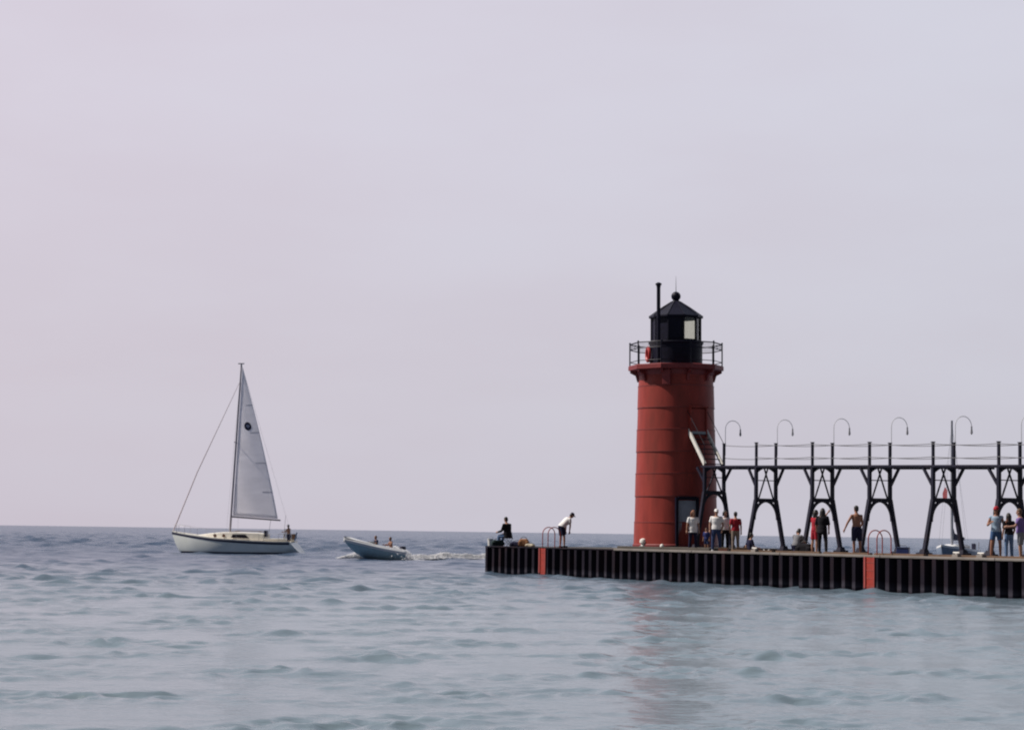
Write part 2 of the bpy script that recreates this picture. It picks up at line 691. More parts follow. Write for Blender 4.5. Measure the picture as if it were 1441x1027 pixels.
def build_pier():
    p = thing('pier', 'long pier walled with dark corrugated steel piling and topped with concrete', 'pier', Q(0, 0, 0), PRZ)
    # corrugated sheet piling: one long folded sheet round three sides
    prof = []
    pj = random.Random(9)
    t = 0.0
    while t < PIER_LEN:
        j = pj.uniform(-0.025, 0.025)
        prof += [(t, j), (t + 0.19 + pj.uniform(-0.012, 0.012), j + pj.uniform(-0.01, 0.01)), (t + 0.27, 0.30), (t + 0.56, 0.30)]
        t += PITCH_P
    prof.append((t, 0.0))
    end = [(0.0 + (0.0 if k % 2 == 0 else 0.0), c) for k, c in enumerate([])]
    m = MB()
    # end wall folds
    e = []
    c = PIER_W
    while c > 0.7:
        e += [(0.0, c), (0.0, c - 0.19), (0.28, c - 0.27), (0.28, c - 0.56)]
        c -= PITCH_P
    full = e + prof
    bot = [m.bm.verts.new((a, b, -2.0)) for a, b in full]
    top = [m.bm.verts.new((a, b, DECK - 0.05)) for a, b in full]
    for i in range(len(full) - 1):
        m.bm.faces.new((bot[i], bot[i + 1], top[i + 1], top[i]))
    o = m.build('sheet_piling', PILE, p)
    md = o.modifiers.new('thickness', 'SOLIDIFY')
    md.thickness = 0.014
    # far wall
    MB().box((PIER_LEN / 2, PIER_W + 0.02, -0.4), (PIER_LEN, 0.05, 3.3)).build('far_wall', PILE, p)
    # decks
    MB().box((T_DARK / 2 + 0.15, PIER_W / 2 + 0.17, DECK - 0.06), (T_DARK - 0.3, PIER_W - 0.38, 0.12)).build('outer_deck', CONCD, p)
    MB().box(((T_DARK + PIER_LEN) / 2, PIER_W / 2 + 0.2, DECK - 0.06), (PIER_LEN - T_DARK, PIER_W - 0.44, 0.12)).build('deck', CONC, p)
    # steel cap channel over the piling
    MB().box((T_DARK / 2, 0.15, DECK - 0.015), (T_DARK, 0.36, 0.06), bev=0.012).box((0.15, PIER_W / 2 + 0.2, DECK - 0.017), (0.36, PIER_W - 0.3, 0.055)).build('outer_cap', PILE, p)
    m = MB()
    t = T_DARK
    while t < PIER_LEN - 1:
        ln = min(6.1, PIER_LEN - t)
        m.box((t + ln / 2, 0.16, DECK + 0.0), (ln - 0.03, 0.40, 0.085), bev=0.015)
        t += ln
    m.build('edge_cap', CONC, p)
    # low timber kerb set back from the edge
    m = MB()
    for k, t in enumerate(np.arange(tcol(1040, 1.0), 45, 3.05)):
        m.box((t + 1.45, 0.62, DECK + 0.055), (2.8, 0.14, 0.11), bev=0.012)
    m.build('timber_kerb', TIMBER, p)
    MB().box((tcol(935, 1.0), 3.35, DECK + 0.075), (7.2, 5.0, 0.145), bev=0.02).build('lighthouse_slab', CONCD, p)
    return p


build_pier()


# ------------------------------------------------------------------ lighthouse
TC = 3.2
TT = tcol(951, TC)
TB = DECK + 0.145
TLOC = Q(TT, TC, TB)


def ang_dir(a):
    """0 faces the viewer, positive turns towards the right of the photo"""
    v = Vector((-TLOC.x, -TLOC.y, 0)).normalized()
    return Matrix.Rotation(a, 3, 'Z') @ v


def tower_r(z):
    return 1.875 - (1.875 - 1.665) * z / 7.85


def build_lighthouse():
    lh = thing('lighthouse', 'round red lighthouse with black lantern room standing on the pier', 'lighthouse', TLOC)
    lh.rotation_euler = (0, R(-0.42), 0)
    HT = 7.85
    seams = [1.08, 2.24, 3.24, 4.22, 5.20, 6.18, 7.15]
    # plated shaft: every course laps a little over the one below
    m = MB()
    zs = [0.0] + seams + [HT]
    prof = []
    for i, (a, b) in enumerate(zip(zs, zs[1:])):
        lap = 0.018 if i % 2 == 0 else 0.0
        prof += [(tower_r(a) + lap, a + (0.004 if i else 0)), (tower_r(b) + lap, b)]
    m.lathe(prof, 96)
    tower = m.build('tower', RED, lh, smooth=True)
    m = MB()
    for z in seams:
        r = tower_r(z) + 0.022
        m.lathe([(r - 0.03, z - 0.03), (r + 0.006, z - 0.024), (r + 0.006, z + 0.022), (r - 0.03, z + 0.028)], 96)
    m.build('plate_seam', REDDARK, tower, smooth=True)
    m = MB()
    m.lathe([(1.93, 0.0), (1.93, 0.09), (1.90, 0.12), (1.86, 0.12)], 96)
    m.build('base_ring', REDTRIM, tower, smooth=True)
    # top cornice and gallery
    fa = math.atan2(ang_dir(0).y, ang_dir(0).x) + R(18)
    MB().lathe([(1.62, HT - 0.28), (1.66, HT - 0.25), (1.73, HT - 0.1), (1.74, HT)], 96).build('cornice', REDTRIM, lh, smooth=True)
    g0 = HT
    MB().lathe([(2.02, g0 + 0.0), (2.14, g0 + 0.03), (2.14, g0 + 0.21), (2.10, g0 + 0.24), (1.0, g0 + 0.24)], 10, a0=fa).build('gallery_deck', REDTRIM, lh)
    for k in range(10):
        m = MB()
        a = fa + 2 * PI * k / 10
        d = Vector((math.cos(a), math.sin(a), 0))
        s = Vector((-d.y, d.x, 0)) * 0.06
        poly = [d * 1.62 + Vector((0, 0, HT - 0.5)) - s, d * 1.74 + Vector((0, 0, HT - 0.48)) - s, d * 1.82 + Vector((0, 0, HT - 0.2)) - s, d * 2.06 + Vector((0, 0, HT - 0.08)) - s, d * 2.06 + Vector((0, 0, HT - 0.002)) - s, d * 1.62 + Vector((0, 0, HT - 0.002)) - s]
        m.prism(poly, s * 2)
        m.build('gallery_bracket', REDTRIM, lh)
    gz = g0 + 0.24
    rail = None
    # gallery railing
    P = [Vector((2.07 * math.cos(fa + 2 * PI * k / 10), 2.07 * math.sin(fa + 2 * PI * k / 10), 0)) for k in range(10)]
    m = MB()
    for z, r in ((0.97, 0.030), (0.72, 0.024), (0.16, 0.018)):
        m.tube([q + Vector((0, 0, gz + z)) for q in P], r, 6, closed=True)
    for z in (0.80, 0.88):
        m.tube([q + Vector((0, 0, gz + z)) for q in P], 0.010, 5, closed=True)
    rail = m.build('gallery_railing', BLACK, lh, smooth=True)
    for q in P:
        m = MB()
        m.tube([q + Vector((0, 0, gz)), q + Vector((0, 0, gz + 1.0))], 0.030, 8)
        m.ico(q + Vector((0, 0, gz + 1.02)), 0.045, 1)
        m.build('railing_post', BLACK, rail, smooth=True)
    # watch room drum
    wz = gz + 1.08
    m = MB()
    m.lathe([(1.23, gz), (1.23, gz + 0.06), (1.19, gz + 0.09), (1.19, wz - 0.12), (1.24, wz - 0.08), (1.24, wz), (0.5, wz + 0.02)], 48)
    wr = m.build('watch_room', BLACK, lh, smooth=True)
    # lantern
    lz0, lz1 = wz + 0.0, wz + 1.12
    V = [Vector((1.10 * math.cos(fa + 2 * PI * k / 10), 1.10 * math.sin(fa + 2 * PI * k / 10), 0)) for k in range(10)]
    right = Vector((-ang_dir(0).y, ang_dir(0).x, 0))
    lantern = MB().lathe([(1.13, lz0), (1.13, lz0 + 0.09), (1.06, lz0 + 0.09)], 10, a0=fa).lathe([(1.06, lz1 - 0.07), (1.13, lz1 - 0.07), (1.13, lz1), (1.0, lz1)], 10, a0=fa).build('lantern_room', BLACK, lh)
    for k in range(10):
        a, b = V[k], V[(k + 1) % 10]
        mid = (a + b) / 2
        side = mid.dot(right)
        m = MB()
        m.tube([a + Vector((0, 0, lz0 + 0.05)), a + Vector((0, 0, lz1 - 0.02))], 0.05, 6)
        m.build('mullion', BLACK, lantern)
        glazed = side > 0.45
        nin = -mid.normalized() * 0.05
        a2, b2 = a * 0.985, b * 0.985
        poly = [a2 + Vector((0, 0, lz0 + 0.085)), b2 + Vector((0, 0, lz0 + 0.085)), b2 + Vector((0, 0, lz1 - 0.06)), a2 + Vector((0, 0, lz1 - 0.06))]
        if glazed:
            MB().prism(poly, nin * 0.2).build('glass_pane', GLASS, lantern)
        else:
            MB().prism(poly, nin * 0.4).build('blind_panel', BLACK, lantern)
    m = MB()
    m.lathe([(0.16, wz), (0.16, wz + 0.35), (0.30, wz + 0.38), (0.30, wz + 0.45), (0.24, wz + 0.55), (0.27, wz + 0.72), (0.20, wz + 0.9), (0.08, wz + 0.98)], 20, c=-right * 0.05)
    m.build('lens', DKGLASS, lantern, smooth=True)
    # roof
    m = MB()
    m.lathe([(1.10, lz1), (1.22, lz1 - 0.04), (1.22, lz1 + 0.03), (0.62, lz1 + 0.44), (0.22, lz1 + 0.70), (0.13, lz1 + 0.78)], 10, a0=fa)
    roof = m.build('roof', BLACK, lh)
    m = MB()
    for k in range(10):
        a = fa + 2 * PI * k / 10
        d = Vector((math.cos(a), math.sin(a), 0))
        m.tube([d * 1.22 + Vector((0, 0, lz1 + 0.035)), d * 0.63 + Vector((0, 0, lz1 + 0.45)), d * 0.2 + Vector((0, 0, lz1 + 0.72))], 0.02, 5)
    m.build('roof_rib', BLACK, roof)
    bz = lz1 + 0.96
    m = MB()
    m.lathe([(0.13, lz1 + 0.74), (0.11, lz1 + 0.80), (0.11, bz - 0.14)], 16)
    m.ico((0, 0, bz), 0.215, 3)
    m.build('vent_ball', BLACK, roof, smooth=True)
    MB().tube([(0, 0, bz + 0.18), (0, 0, bz + 0.5), (0, 0, bz + 0.92)], [0.022, 0.014, 0.006], 6).build('lightning_rod', STEEL, roof)
    # stovepipe standing on the gallery
    pb = ang_dir(R(-32)) * 1.46
    pz = lz1 + 1.38
    m = MB()
    m.tube([pb + Vector((0, 0, gz)), pb + Vector((0, 0, pz - 0.06))], 0.085, 14)
    m.lathe([(0.09, pz - 0.16), (0.10, pz - 0.06), (0.135, pz - 0.05), (0.14, pz + 0.02), (0.05, pz + 0.07)], 14, c=pb)
    for z in (gz + 0.9, gz + 2.0):
        m.lathe([(0.085, z), (0.10, z), (0.10, z + 0.04), (0.085, z + 0.04)], 14, c=pb)
    m.build('stovepipe', BLACK, lh, smooth=True)
    # rust red corbel box, standing in for a dark dormer-shadow shape below the gallery
    d = ang_dir(R(-13))
    az = math.atan2(d.y, d.x)
    c = d * 1.76
    MB().box((c.x, c.y, HT - 0.36), (0.3, 0.36, 0.68), rz=az, bev=0.03).build('corbel_box', REDTRIM, lh)
    # ground door
    da = R(15.5)
    d = ang_dir(da)
    az = math.atan2(d.y, d.x)

    def local(a_off, r, z, w, dep, h, mt, name, par, bev=0.01):
        s = Vector((-d.y, d.x, 0))
        c = d * r + s * a_off
        return MB().box((c.x, c.y, z), (dep, w, h), rz=az, bev=bev).build(name, mt, par)
    door = local(0, 1.79, 1.04, 0.80, 0.10, 2.0, DOORG, 'door', lh)
    local(0, 1.845, 1.04, 0.60, 0.012, 1.7, DOORG, 'door_panel', door, 0.004)
    s = Vector((-d.y, d.x, 0))
    m = MB()
    for sx in (-1, 1):
        c = d * 1.80 + s * sx * 0.47
        m.box((c.x, c.y, 1.09), (0.28, 0.12, 2.18), rz=az, bev=0.01)
    c = d * 1.80
    m.box((c.x, c.y, 2.14), (0.28, 0.815, 0.14), rz=az, bev=0.01)
    m.build('door_frame', BLACK, door)
    c = d * 1.86 + s * 0.32
    MB().ico((c.x, c.y, 1.02), 0.035, 2).build('handle', STEEL, door)
    # high door reached by the white stair
    d = Vector((PD.x, PD.y, 0))
    az = math.atan2(d.y, d.x)
    s = Vector((-d.y, d.x, 0))
    z0 = 4.85
    rr = tower_r(z0 + 0.6)
    m = MB()
    c = d * (rr - 0.03)
    m.box((c.x, c.y, z0 + 0.62), (0.18, 0.72, 1.24), rz=az, bev=0.012)
    hd = m.build('catwalk_door', RED, lh)
    m = MB()
    for sx in (-1, 1):
        c = d * rr + s * sx * 0.41
        m.box((c.x, c.y, z0 + 0.64), (0.20, 0.07, 1.3), rz=az)
    c = d * (rr + 0.05)
    m.box((c.x, c.y, z0 + 1.325), (0.32, 0.90, 0.06), rz=az)
    m.build('door_frame', RED, hd)
    # life ring hung on the watch room
    d = ang_dir(R(-78))
    up = Vector((0, 0, 1))
    s = d.cross(up)
    c = d * 1.34 + Vector((0, 0, gz + 0.50))
    pts = [c + s * 0.30 * math.cos(a) + up * 0.30 * math.sin(a) for a in np.linspace(0, 2 * PI, 25)[:-1]]
    o = MB().tube(pts, 0.075, 8, closed=True).build('life_ring', mat('life ring red', (0.45, 0.03, 0.03), 0.5), None, smooth=True, loc=TLOC)
    tag(o, 'red life ring hung beside the black watch room of the lighthouse', 'life ring')
    return lh


build_lighthouse()

# ------------------------------------------------------------------ catwalk
CW = 3.2
BENT_T = [tcol(x, CW) for x in (1004.5, 1077.5, 1157, 1238, 1328, 1421)]
BENT_T.append(BENT_T[-1] + 3.6)
HALF = 0.505


def lerp(a, b, k):
    return a + (b - a) * k


def cw_deck(t):
    return lerp(5.00, 4.655, (t - BENT_T[0]) / (BENT_T[5] - BENT_T[0])) - DECK


def cw_beam(t):
    return lerp(3.52, 3.42, (t - BENT_T[0]) / (BENT_T[5] - BENT_T[0])) - DECK


def cw_post(t):
    return lerp(5.98, 5.48, (t - BENT_T[0]) / (BENT_T[5] - BENT_T[0])) - DECK


def build_bent(t, label, first=False):
    """frame across the pier: x runs along the pier, y across it"""
    b = thing('catwalk_trestle', label, 'trestle', Q(t, CW), PRZ, 'black iron trestles under the catwalk')
    dz, bz, pz = cw_deck(t), cw_beam(t), cw_post(t)
    if first:
        bz += 0.34
    under = dz - 0.075
    for s in (-1, 1):
        m = MB()
        m.beam((0, s * 0.93, 0.15), (0, s * (HALF + 0.01), bz), 0.14, 0.145, up=(1, 0, 0))
        m.beam((0, s * (HALF + 0.005), bz - 0.03), (0, s * HALF, under), 0.125, 0.125, up=(1, 0, 0))
        leg = m.build('leg', IRON, b)
        m = MB()
        m.box((0, s * 0.945, 0.07), (0.46, 0.44, 0.16), bev=0.03).box((0, s * 0.94, 0.21), (0.30, 0.27, 0.14), taper=0.7)
        m.build('footing', IRON, leg)
        # knee brace along the walkway
        m = MB()
        sx = s
        m.beam((sx * 0.03, s * HALF, bz + 0.42 * (under - bz)), (sx * 0.58, s * HALF, under + 0.02), 0.085, 0.095)
        m.build('knee_brace', IRON, b)
        if not (first and s < 0):
            m = MB()
            m.beam((0, s * HALF, under), (0, s * HALF, pz), 0.088, 0.088, up=(1, 0, 0))
            m.box((0, s * HALF, pz + 0.012), (0.125, 0.125, 0.03))
            m.build('rail_post', IRON, b)
    m = MB()
    m.box((0, 0, bz - 0.02), (0.13, 2 * HALF - 0.12, 0.16))
    m.build('crossbeam', IRON, b)
    # arch under the crossbeam
    m = MB()
    n = 18
    pts = []
    for k in range(n + 1):
        a = PI * k / n
        y = -0.60 * math.cos(a)
        z = bz - 0.83 + 0.78 * math.sin(a)
        pts.append(Vector((0, y, z)))
    for A, B in zip(pts, pts[1:]):
        m.beam(A, B, 0.10, 0.085, up=(1, 0, 0))
    m.build('arch', IRON, b)
    # arched plate under the deck
    z1, z0 = under, under - 0.27
    poly = [Vector((-0.04, -HALF, z1)), Vector((-0.04, -HALF, z0))]
    for k in range(11):
        a = PI * k / 10
        yy = -(HALF - 0.03) * math.cos(a)
        poly.append(Vector((-0.04, yy, z1 - 0.03 - 0.24 * (yy / HALF) ** 2)))
    poly += [Vector((-0.04, HALF, z0)), Vector((-0.04, HALF, z1))]
    MB().prism(poly, (0.08, 0, 0)).build('arched_plate', IRON, b)
    m = MB()
    for s in (-1, 1):
        m.beam((s * 0.02, s * 0.36, bz + 0.05), (s * 0.02, -s * 0.10, under - 0.05), 0.045, 0.055, up=(1, 0, 0))
    m.build('cross_brace', IRON, b)
    zt = bz + 0.60 * (under - bz)
    MB().beam((0, -HALF, zt), (0, HALF, zt), 0.035, 0.035).build('tie_rod', IRON, b)
    return b


BENT_LABELS = [
    'black iron trestle closest to the red lighthouse, under the white stair foot',
    'black iron trestle with a dark clothed person sitting at its left foot',
    'black iron trestle with the couple in red and black standing in its arch',
    'black iron trestle between the shirtless man and the red hoop ladder',
    'black iron trestle with the moored sailboat showing through its arch',
    'black iron trestle above the three standing people at the photo edge',
    'black iron trestle next beyond the one above the three standing people',
]
for k, t in enumerate(BENT_T[:6]):
    build_bent(t, BENT_LABELS[k], k == 0)


def build_walkway():
    t0, t1 = BENT_T[0] - 0.22, BENT_T[6] + 1.0
    w = thing('catwalk', 'long narrow raised iron walkway with wire rails running to the lighthouse', 'catwalk', Q(0, CW), PRZ)
    m = MB()
    m.beam((t0, 0, cw_deck(t0) - 0.035), (t1, 0, cw_deck(t1) - 0.035), 1.16, 0.06)
    m.build('deck', IRON, w)
    m = MB()
    for s in (-1, 1):
        for a, b in zip(BENT_T, BENT_T[1:]):
            m.beam((a + 0.35, s * 0.44, cw_deck(a + 0.35) - 0.085), (b - 1.3, s * 0.44, cw_deck(b - 1.3) - 0.085), 0.07, 0.11)
        m.beam((t0, s * 0.53, cw_deck(t0) - 0.035), (t1, s * 0.53, cw_deck(t1) - 0.035), 0.09, 0.085)
    m.build('stringer', IRON, w)
    for s in (-1, 1):
        for f, nm in ((0.93, 'rail_wire'), (0.36, 'rail_wire')):
            m = MB()
            ts = BENT_T[:]
            if s < 0:
                ts = ts[1:]
            pts = []
            for a, b in zip(ts, ts[1:]):
                for k in range(6):
                    u = k / 6
                    t = a + (b - a) * u
                    z = lerp(cw_deck(t), cw_post(t), f) - 0.05 * 4 * u * (1 - u)
                    pts.append((t, s * (HALF + 0.06), z))
            m.tube(pts, 0.014, 5)
            m.build(nm, mat('weathered wire', (0.10, 0.10, 0.12), 0.6), w)
    return w


build_walkway()


def build_lamp(label, t):
    zb = cw_post(t) + DECK
    o = thing('street_lamp', label, 'lamp', Q(t, CW + HALF + 0.075, zb - 0.5), PRZ, 'gooseneck lamps along the catwalk')
    pts = [(0, 0, 0), (0, 0, 0.6), (0, 0, 1.15)]
    rad = 0.40
    for k in range(1, 15):
        a = PI - PI * 1.02 * k / 14
        pts.append((0, rad + rad * math.cos(a), 1.15 + rad * math.sin(a) * 0.95))
    m = MB()
    m.tube(pts, 0.014, 6)
    m.build('gooseneck_pole', mat('pale lamp pole', (0.55, 0.55, 0.58), 0.6), o, smooth=True)
    e = Vector(pts[-1])
    m = MB()
    m.tube([e + Vector((0, 0, 0.04)), e + Vector((0, 0, -0.10))], 0.03, 8)
    m.lathe([(0.035, -0.08), (0.04, -0.13), (0.052, -0.22), (0.046, -0.22), (0.04, -0.14)], 12, c=e)
    m.build('lamp_shade', mat('lamp shade grey', (0.26, 0.26, 0.29), 0.5), o, smooth=True)
    m = MB()
    m.ico(e + Vector((0, 0, -0.23)), 0.036, 2, s=(1, 1, 1.3))
    m.build('bulb', mat('frosted bulb', (0.5, 0.5, 0.5), 0.3), o, smooth=True)
    return o


LAMP_LABELS = [
    'thin grey gooseneck lamp closest to the red lighthouse',
    'thin grey gooseneck lamp, second out from the red lighthouse',
    'thin grey gooseneck lamp above the couple in red and black',
    'thin grey gooseneck lamp above the red hoop ladder on the catwalk',
    'thin grey gooseneck lamp beside the mast of the moored sailboat',
    'thin grey gooseneck lamp cut by the right edge of the photo',
]
for k in range(6):
    build_lamp(LAMP_LABELS[k], BENT_T[k])


def build_stair():
    t1 = TT + 1.62
    t0 = BENT_T[0] - 0.05
    z0 = cw_deck(BENT_T[0])
    z1 = z0 + 1.55
    o = thing('stair', 'short steep stair with white rails from catwalk to lighthouse', 'stair', Q(0, CW), PRZ)
    for s in (-1, 1):
        m = MB()
        m.beam((t1, s * 0.47, z1 + 0.06), (t0, s * 0.47, z0 + 0.06), 0.07, 0.17)
        m.build('stringer', WHITE, o)
    m = MB()
    n = 7
    for k in range(n):
        u = (k + 0.5) / n
        m.box((lerp(t0, t1, u), 0, lerp(z0, z1, u) - 0.02), (0.2, 0.868, 0.035))
    m.build('step', IRON, o)
    MB().box((t1 + 0.02, 0, z1 - 0.06), (0.32, 0.868, 0.12)).build('landing', mat('grey landing', (0.30, 0.31, 0.34), 0.6), o)
    for s in (-1, 1):
        m = MB()
        m.tube([(t1 - 0.02, s * 0.53, z1), (t1 - 0.02, s * 0.53, z1 + 0.95)], 0.016, 6)
        m.tube([(t0 + 0.05, s * 0.53, z0), (t0 + 0.05, s * 0.53, z0 + 0.95)], 0.016, 6)
        m.tube([(t1 - 0.02, s * 0.53, z1 + 0.93), (t0 + 0.05, s * 0.53, z0 + 0.93)], 0.014, 6)
        m.build('handrail', BLACK, o)


build_stair()


# ------------------------------------------------------------------ ladders on the pier wall
def build_ladder(label, px):
    t = tcol(px, 0.0, 800)
    t = round((t - 0.415) / PITCH_P) * PITCH_P + 0.415     # sits in one trough of the piling
    o = thing('safety_ladder', label, 'ladder', Q(t, 0, 0), PRZ, 'red safety ladders on the pier wall')
    MB().box((0, -0.015, DECK / 2 + 0.02), (0.42, 0.03, DECK - 0.10)).build('back_plate', REDSAFE, o)
    m = MB()
    for s in (-1, 1):
        m.box((s * 0.27, -0.045, DECK / 2 + 0.05), (0.10 if s < 0 else 0.05, 0.05, DECK - 0.16), bev=0.008)
    m.build('stringer', mat('pale red ladder paint', (0.34, 0.06, 0.05), 0.5, var=0.15), o)
    for k in range(4):
        MB().tube([(-0.21, -0.034, 0.2 + k * 0.29), (0.21, -0.034, 0.2 + k * 0.29)], 0.010, 6).build('rung', REDSAFE, o)
    for s in (-1, 1):
        pts = [(s * 0.25, 0.10, DECK + 0.03), (s * 0.25, 0.10, DECK + 0.62)]
        for k in range(1, 12):
            a = PI - PI * k / 12
            pts.append((s * 0.25, 0.10 + 0.33 + 0.33 * math.cos(a), DECK + 0.62 + 0.33 * math.sin(a)))
        pts += [(s * 0.25, 0.76, DECK + 0.62), (s * 0.25, 0.76, DECK + 0.0)]
        MB().tube(pts, 0.022, 7).build('handrail_hoop', REDSAFE, o, smooth=True)
    return o


build_ladder('red ladder with hoop handrails on the pier wall beside the bending man', 765)
build_ladder('red ladder with hoop handrails on the pier wall below the catwalk', 1225)


# ------------------------------------------------------------------ boats
def hull_loft(st, n=9):
    """st: (x, half beam, sheer z, keel z, flare power)"""
    rings = []
    for x, bm_, zs, zk, pw in st:
        side = []
        for k in range(n):
            u = k / (n - 1)
            y = bm_ * (math.sin(u * PI / 2) ** pw)
            z = zk + (zs - zk) * (u ** 1.35)
            side.append((x + (u - 1) * 0.0, y, z))
        rings.append([(x_, -y_, z_) for x_, y_, z_ in side[::-1]] + side[1:])
    return rings


def interp(st, x):
    for a, b in zip(st, st[1:]):
        lo, hi = min(a[0], b[0]), max(a[0], b[0])
        if lo <= x <= hi:
            k = (x - a[0]) / (b[0] - a[0])
            return [lerp(p, q, k) for p, q in zip(a, b)]
    return list(st[-1])


def sheer_strip(st, dz0, dz1, out, side=(-1, 1), x0=-99, x1=99):
    m = MB()
    for s in side:
        rings = []
        for x, b_, zs, zk, pw in st:
            if x < x0 or x > x1:
                continue
            y = s * (b_ + out)
            rings.append([(x, y, zs + dz0), (x, y + s * 0.012, zs + dz0), (x, y + s * 0.012, zs + dz1), (x, y, zs + dz1)])
        m.loft(rings)
    return m


def densify(st, n=30):
    xs = np.array([s[0] for s in st])
    u = np.linspace(0, 1, len(xs))
    ui = np.linspace(0, 1, n)
    cols = []
    # smooth (Catmull-Rom) interpolation of every column
    for c in range(len(st[0])):
        v = np.array([s[c] for s in st], float)
        res = []
        for q in ui:
            f = q * (len(v) - 1)
            i = min(int(f), len(v) - 2)
            k = f - i
            p0, p1, p2, p3 = v[max(i - 1, 0)], v[i], v[i + 1], v[min(i + 2, len(v) - 1)]
            res.append(0.5 * (2 * p1 + (p2 - p0) * k + (2 * p0 - 5 * p1 + 4 * p2 - p3) * k * k + (3 * p1 - p0 - 3 * p2 + p3) * k ** 3))
        cols.append(res)
    return [tuple(c[i] for c in cols) for i in range(n)]


def build_sailboat():
    org = onz(330, 779, 0)
    b = thing('sailboat', 'white sailboat with raised mainsail bearing a dark round emblem', 'sailboat', org, R(171))
    st = densify([(-4.75, 1.25, 0.98, 0.02, 0.40), (-3.4, 1.55, 0.98, -0.55, 0.30), (-1.2, 1.75, 1.05, -0.9, 0.28), (1.0, 1.68, 1.18, -0.9, 0.30), (3.0, 1.15, 1.40, -0.65, 0.42), (4.4, 0.45, 1.58, 0.0, 0.62), (5.15, 0.03, 1.70, 1.45, 1.0)], 34)
    m = MB()
    rings = hull_loft(st)
    # reverse transom: the foot reaches further aft than the deck edge
    r0 = [(x - 0.85 * (1 - (z - 0.05) / 0.93), y * 0.96, z) for x, y, z in rings[0]]
    m.loft([r0] + rings, cap=False, closed=False)
    m.bm.faces.new([m.bm.verts[i] if False else v for i, v in enumerate(list(m.bm.verts)[:len(r0)])])
    hull = m.build('hull', GELG, b, smooth=True)
    sheer_strip(st, -0.20, -0.04, 0.0).build('sheer_stripe', NAVY, hull)
    # dark boot stripe at the waterline
    m = MB()
    for s in (-1, 1):
        rr = []
        for x, b_, zs, zk, pw in st:
            if zk > -0.02 or x < -4.5:
                continue
            row = []
            for z in (-0.06, 0.16):
                u = max(0.0, min(1.0, (z - zk) / (zs - zk))) ** (1 / 1.35)
                row.append((x, s * (b_ * math.sin(u * PI / 2) ** pw + 0.012), z))
            rr.append(row)
        m.loft(rr, cap=False, closed=False)
    m.build('boot_stripe', NAVY, hull)
    # deck
    m = MB()
    m.loft([[(x, -b_ * 0.985, zs - 0.01), (x, -b_ * 0.4, zs + 0.05), (x, b_ * 0.4, zs + 0.05), (x, b_ * 0.985, zs - 0.01)] for x, b_, zs, zk, pw in st], cap=False, closed=False)
    m.build('deck', CREAM, b, smooth=True)
    m = sheer_strip(st, -0.03, 0.05, -0.02)
    m.build('toe_rail', WHITE, b)
    # cabin trunk
    m = MB()
    cab = [(-2.55, 1.05, 1.05, 1.62), (-2.2, 1.08, 1.05, 1.68), (-0.5, 1.12, 1.08, 1.72), (0.8, 1.02, 1.15, 1.70), (1.9, 0.75, 1.25, 1.60), (2.9, 0.40, 1.38, 1.46)]
    m.loft([[(x, -w, z0), (x, -w * 0.9, z1 - 0.06), (x, -w * 0.55, z1), (x, w * 0.55, z1), (x, w * 0.9, z1 - 0.06), (x, w, z0)] for x, w, z0, z1 in cab])
    cabin = m.build('cabin', CREAM, b, smooth=True)
    for s in (-1, 1):
        MB().prism([(-1.45, s * 1.07, 1.25), (0.0, s * 1.08, 1.27), (-0.12, s * 1.05, 1.53), (-1.15, s * 1.05, 1.53)], (0, s * 0.03, 0)).build('window', DKGLASS, cabin)
        for x, w in ((0.62, 0.985), (1.38, 0.84)):
            MB().lathe([(0.0, 0), (0.12, 0), (0.12, 0.05), (0.0, 0.05)], 14, cap=False).build('porthole', mat('amber tinted porthole', (0.16, 0.07, 0.04), 0.2), cabin, loc=(x, s * w, 1.42)).rotation_euler = (-s * PI / 2, 0, 0)
    MB().box((-2.62, 0.35, 1.62), (0.22, 0.5, 0.5), bev=0.03).build('companionway', NAVY, cabin)
    for s in (-1, 1):
        MB().tube([(-2.4, s * 0.7, 1.73), (-2.0, s * 0.7, 1.80), (-0.4, s * 0.7, 1.82), (0.2, s * 0.66, 1.74)], 0.02, 6).build('grab_rail', TIMBER, cabin)
    # cockpit coaming and seat, wheel pedestal
    for s in (-1, 1):
        MB().box((-3.6, s * 1.12, 1.12), (1.9, 0.16, 0.26), bev=0.04).build('coaming', CREAM, b)
    m = MB()
    m.tube([(-4.0, 0.0, 1.0), (-4.0, 0.0, 1.65)], 0.07, 10)
    m.tube([(-4.08, 0.42 * math.cos(a), 1.6 + 0.42 * math.sin(a)) for a in np.linspace(0, 2 * PI, 25)[:-1]], 0.018, 6, closed=True)
    for k in range(3):
        a = PI * k / 3
        m.tube([(-4.08, 0.42 * math.cos(a), 1.6 + 0.42 * math.sin(a)), (-4.08, -0.42 * math.cos(a), 1.6 - 0.42 * math.sin(a))], 0.012, 5)
    m.build('steering_wheel', STEEL, b)
    # mast and rig
    mb, mt = Vector((0.42, 0, 1.6)), Vector((-0.20, 0, 15.0))
    ax = (mt - mb)
    MB().tube([mb, mb + ax * 0.5, mt], [0.088, 0.082, 0.06], 10).build('mast', ALU, b, smooth=True)
    MB().box(mt + Vector((0.02, 0, 0.02)), (0.5, 0.12, 0.08), bev=0.02).build('masthead', ALU, b)
    sp = mb + ax * 0.53
    m = MB()
    for s in (-1, 1):
        m.tube([sp, sp + Vector((-0.1, s * 0.85, 0.08))], 0.03, 6)
    m.build('spreader', ALU, b)
    bo, be = mb + ax * 0.098 + Vector((-0.06, 0, 0)), Vector((-3.42, -0.95, 2.68))
    MB().tube([bo, be], [0.075, 0.065], 10).build('boom', ALU, b, smooth=True)
    MB().tube([be * 0.8 + bo * 0.2, (-2.75, -0.05, 1.7)], 0.016, 5).build('mainsheet', STEEL, b)
    m = MB()
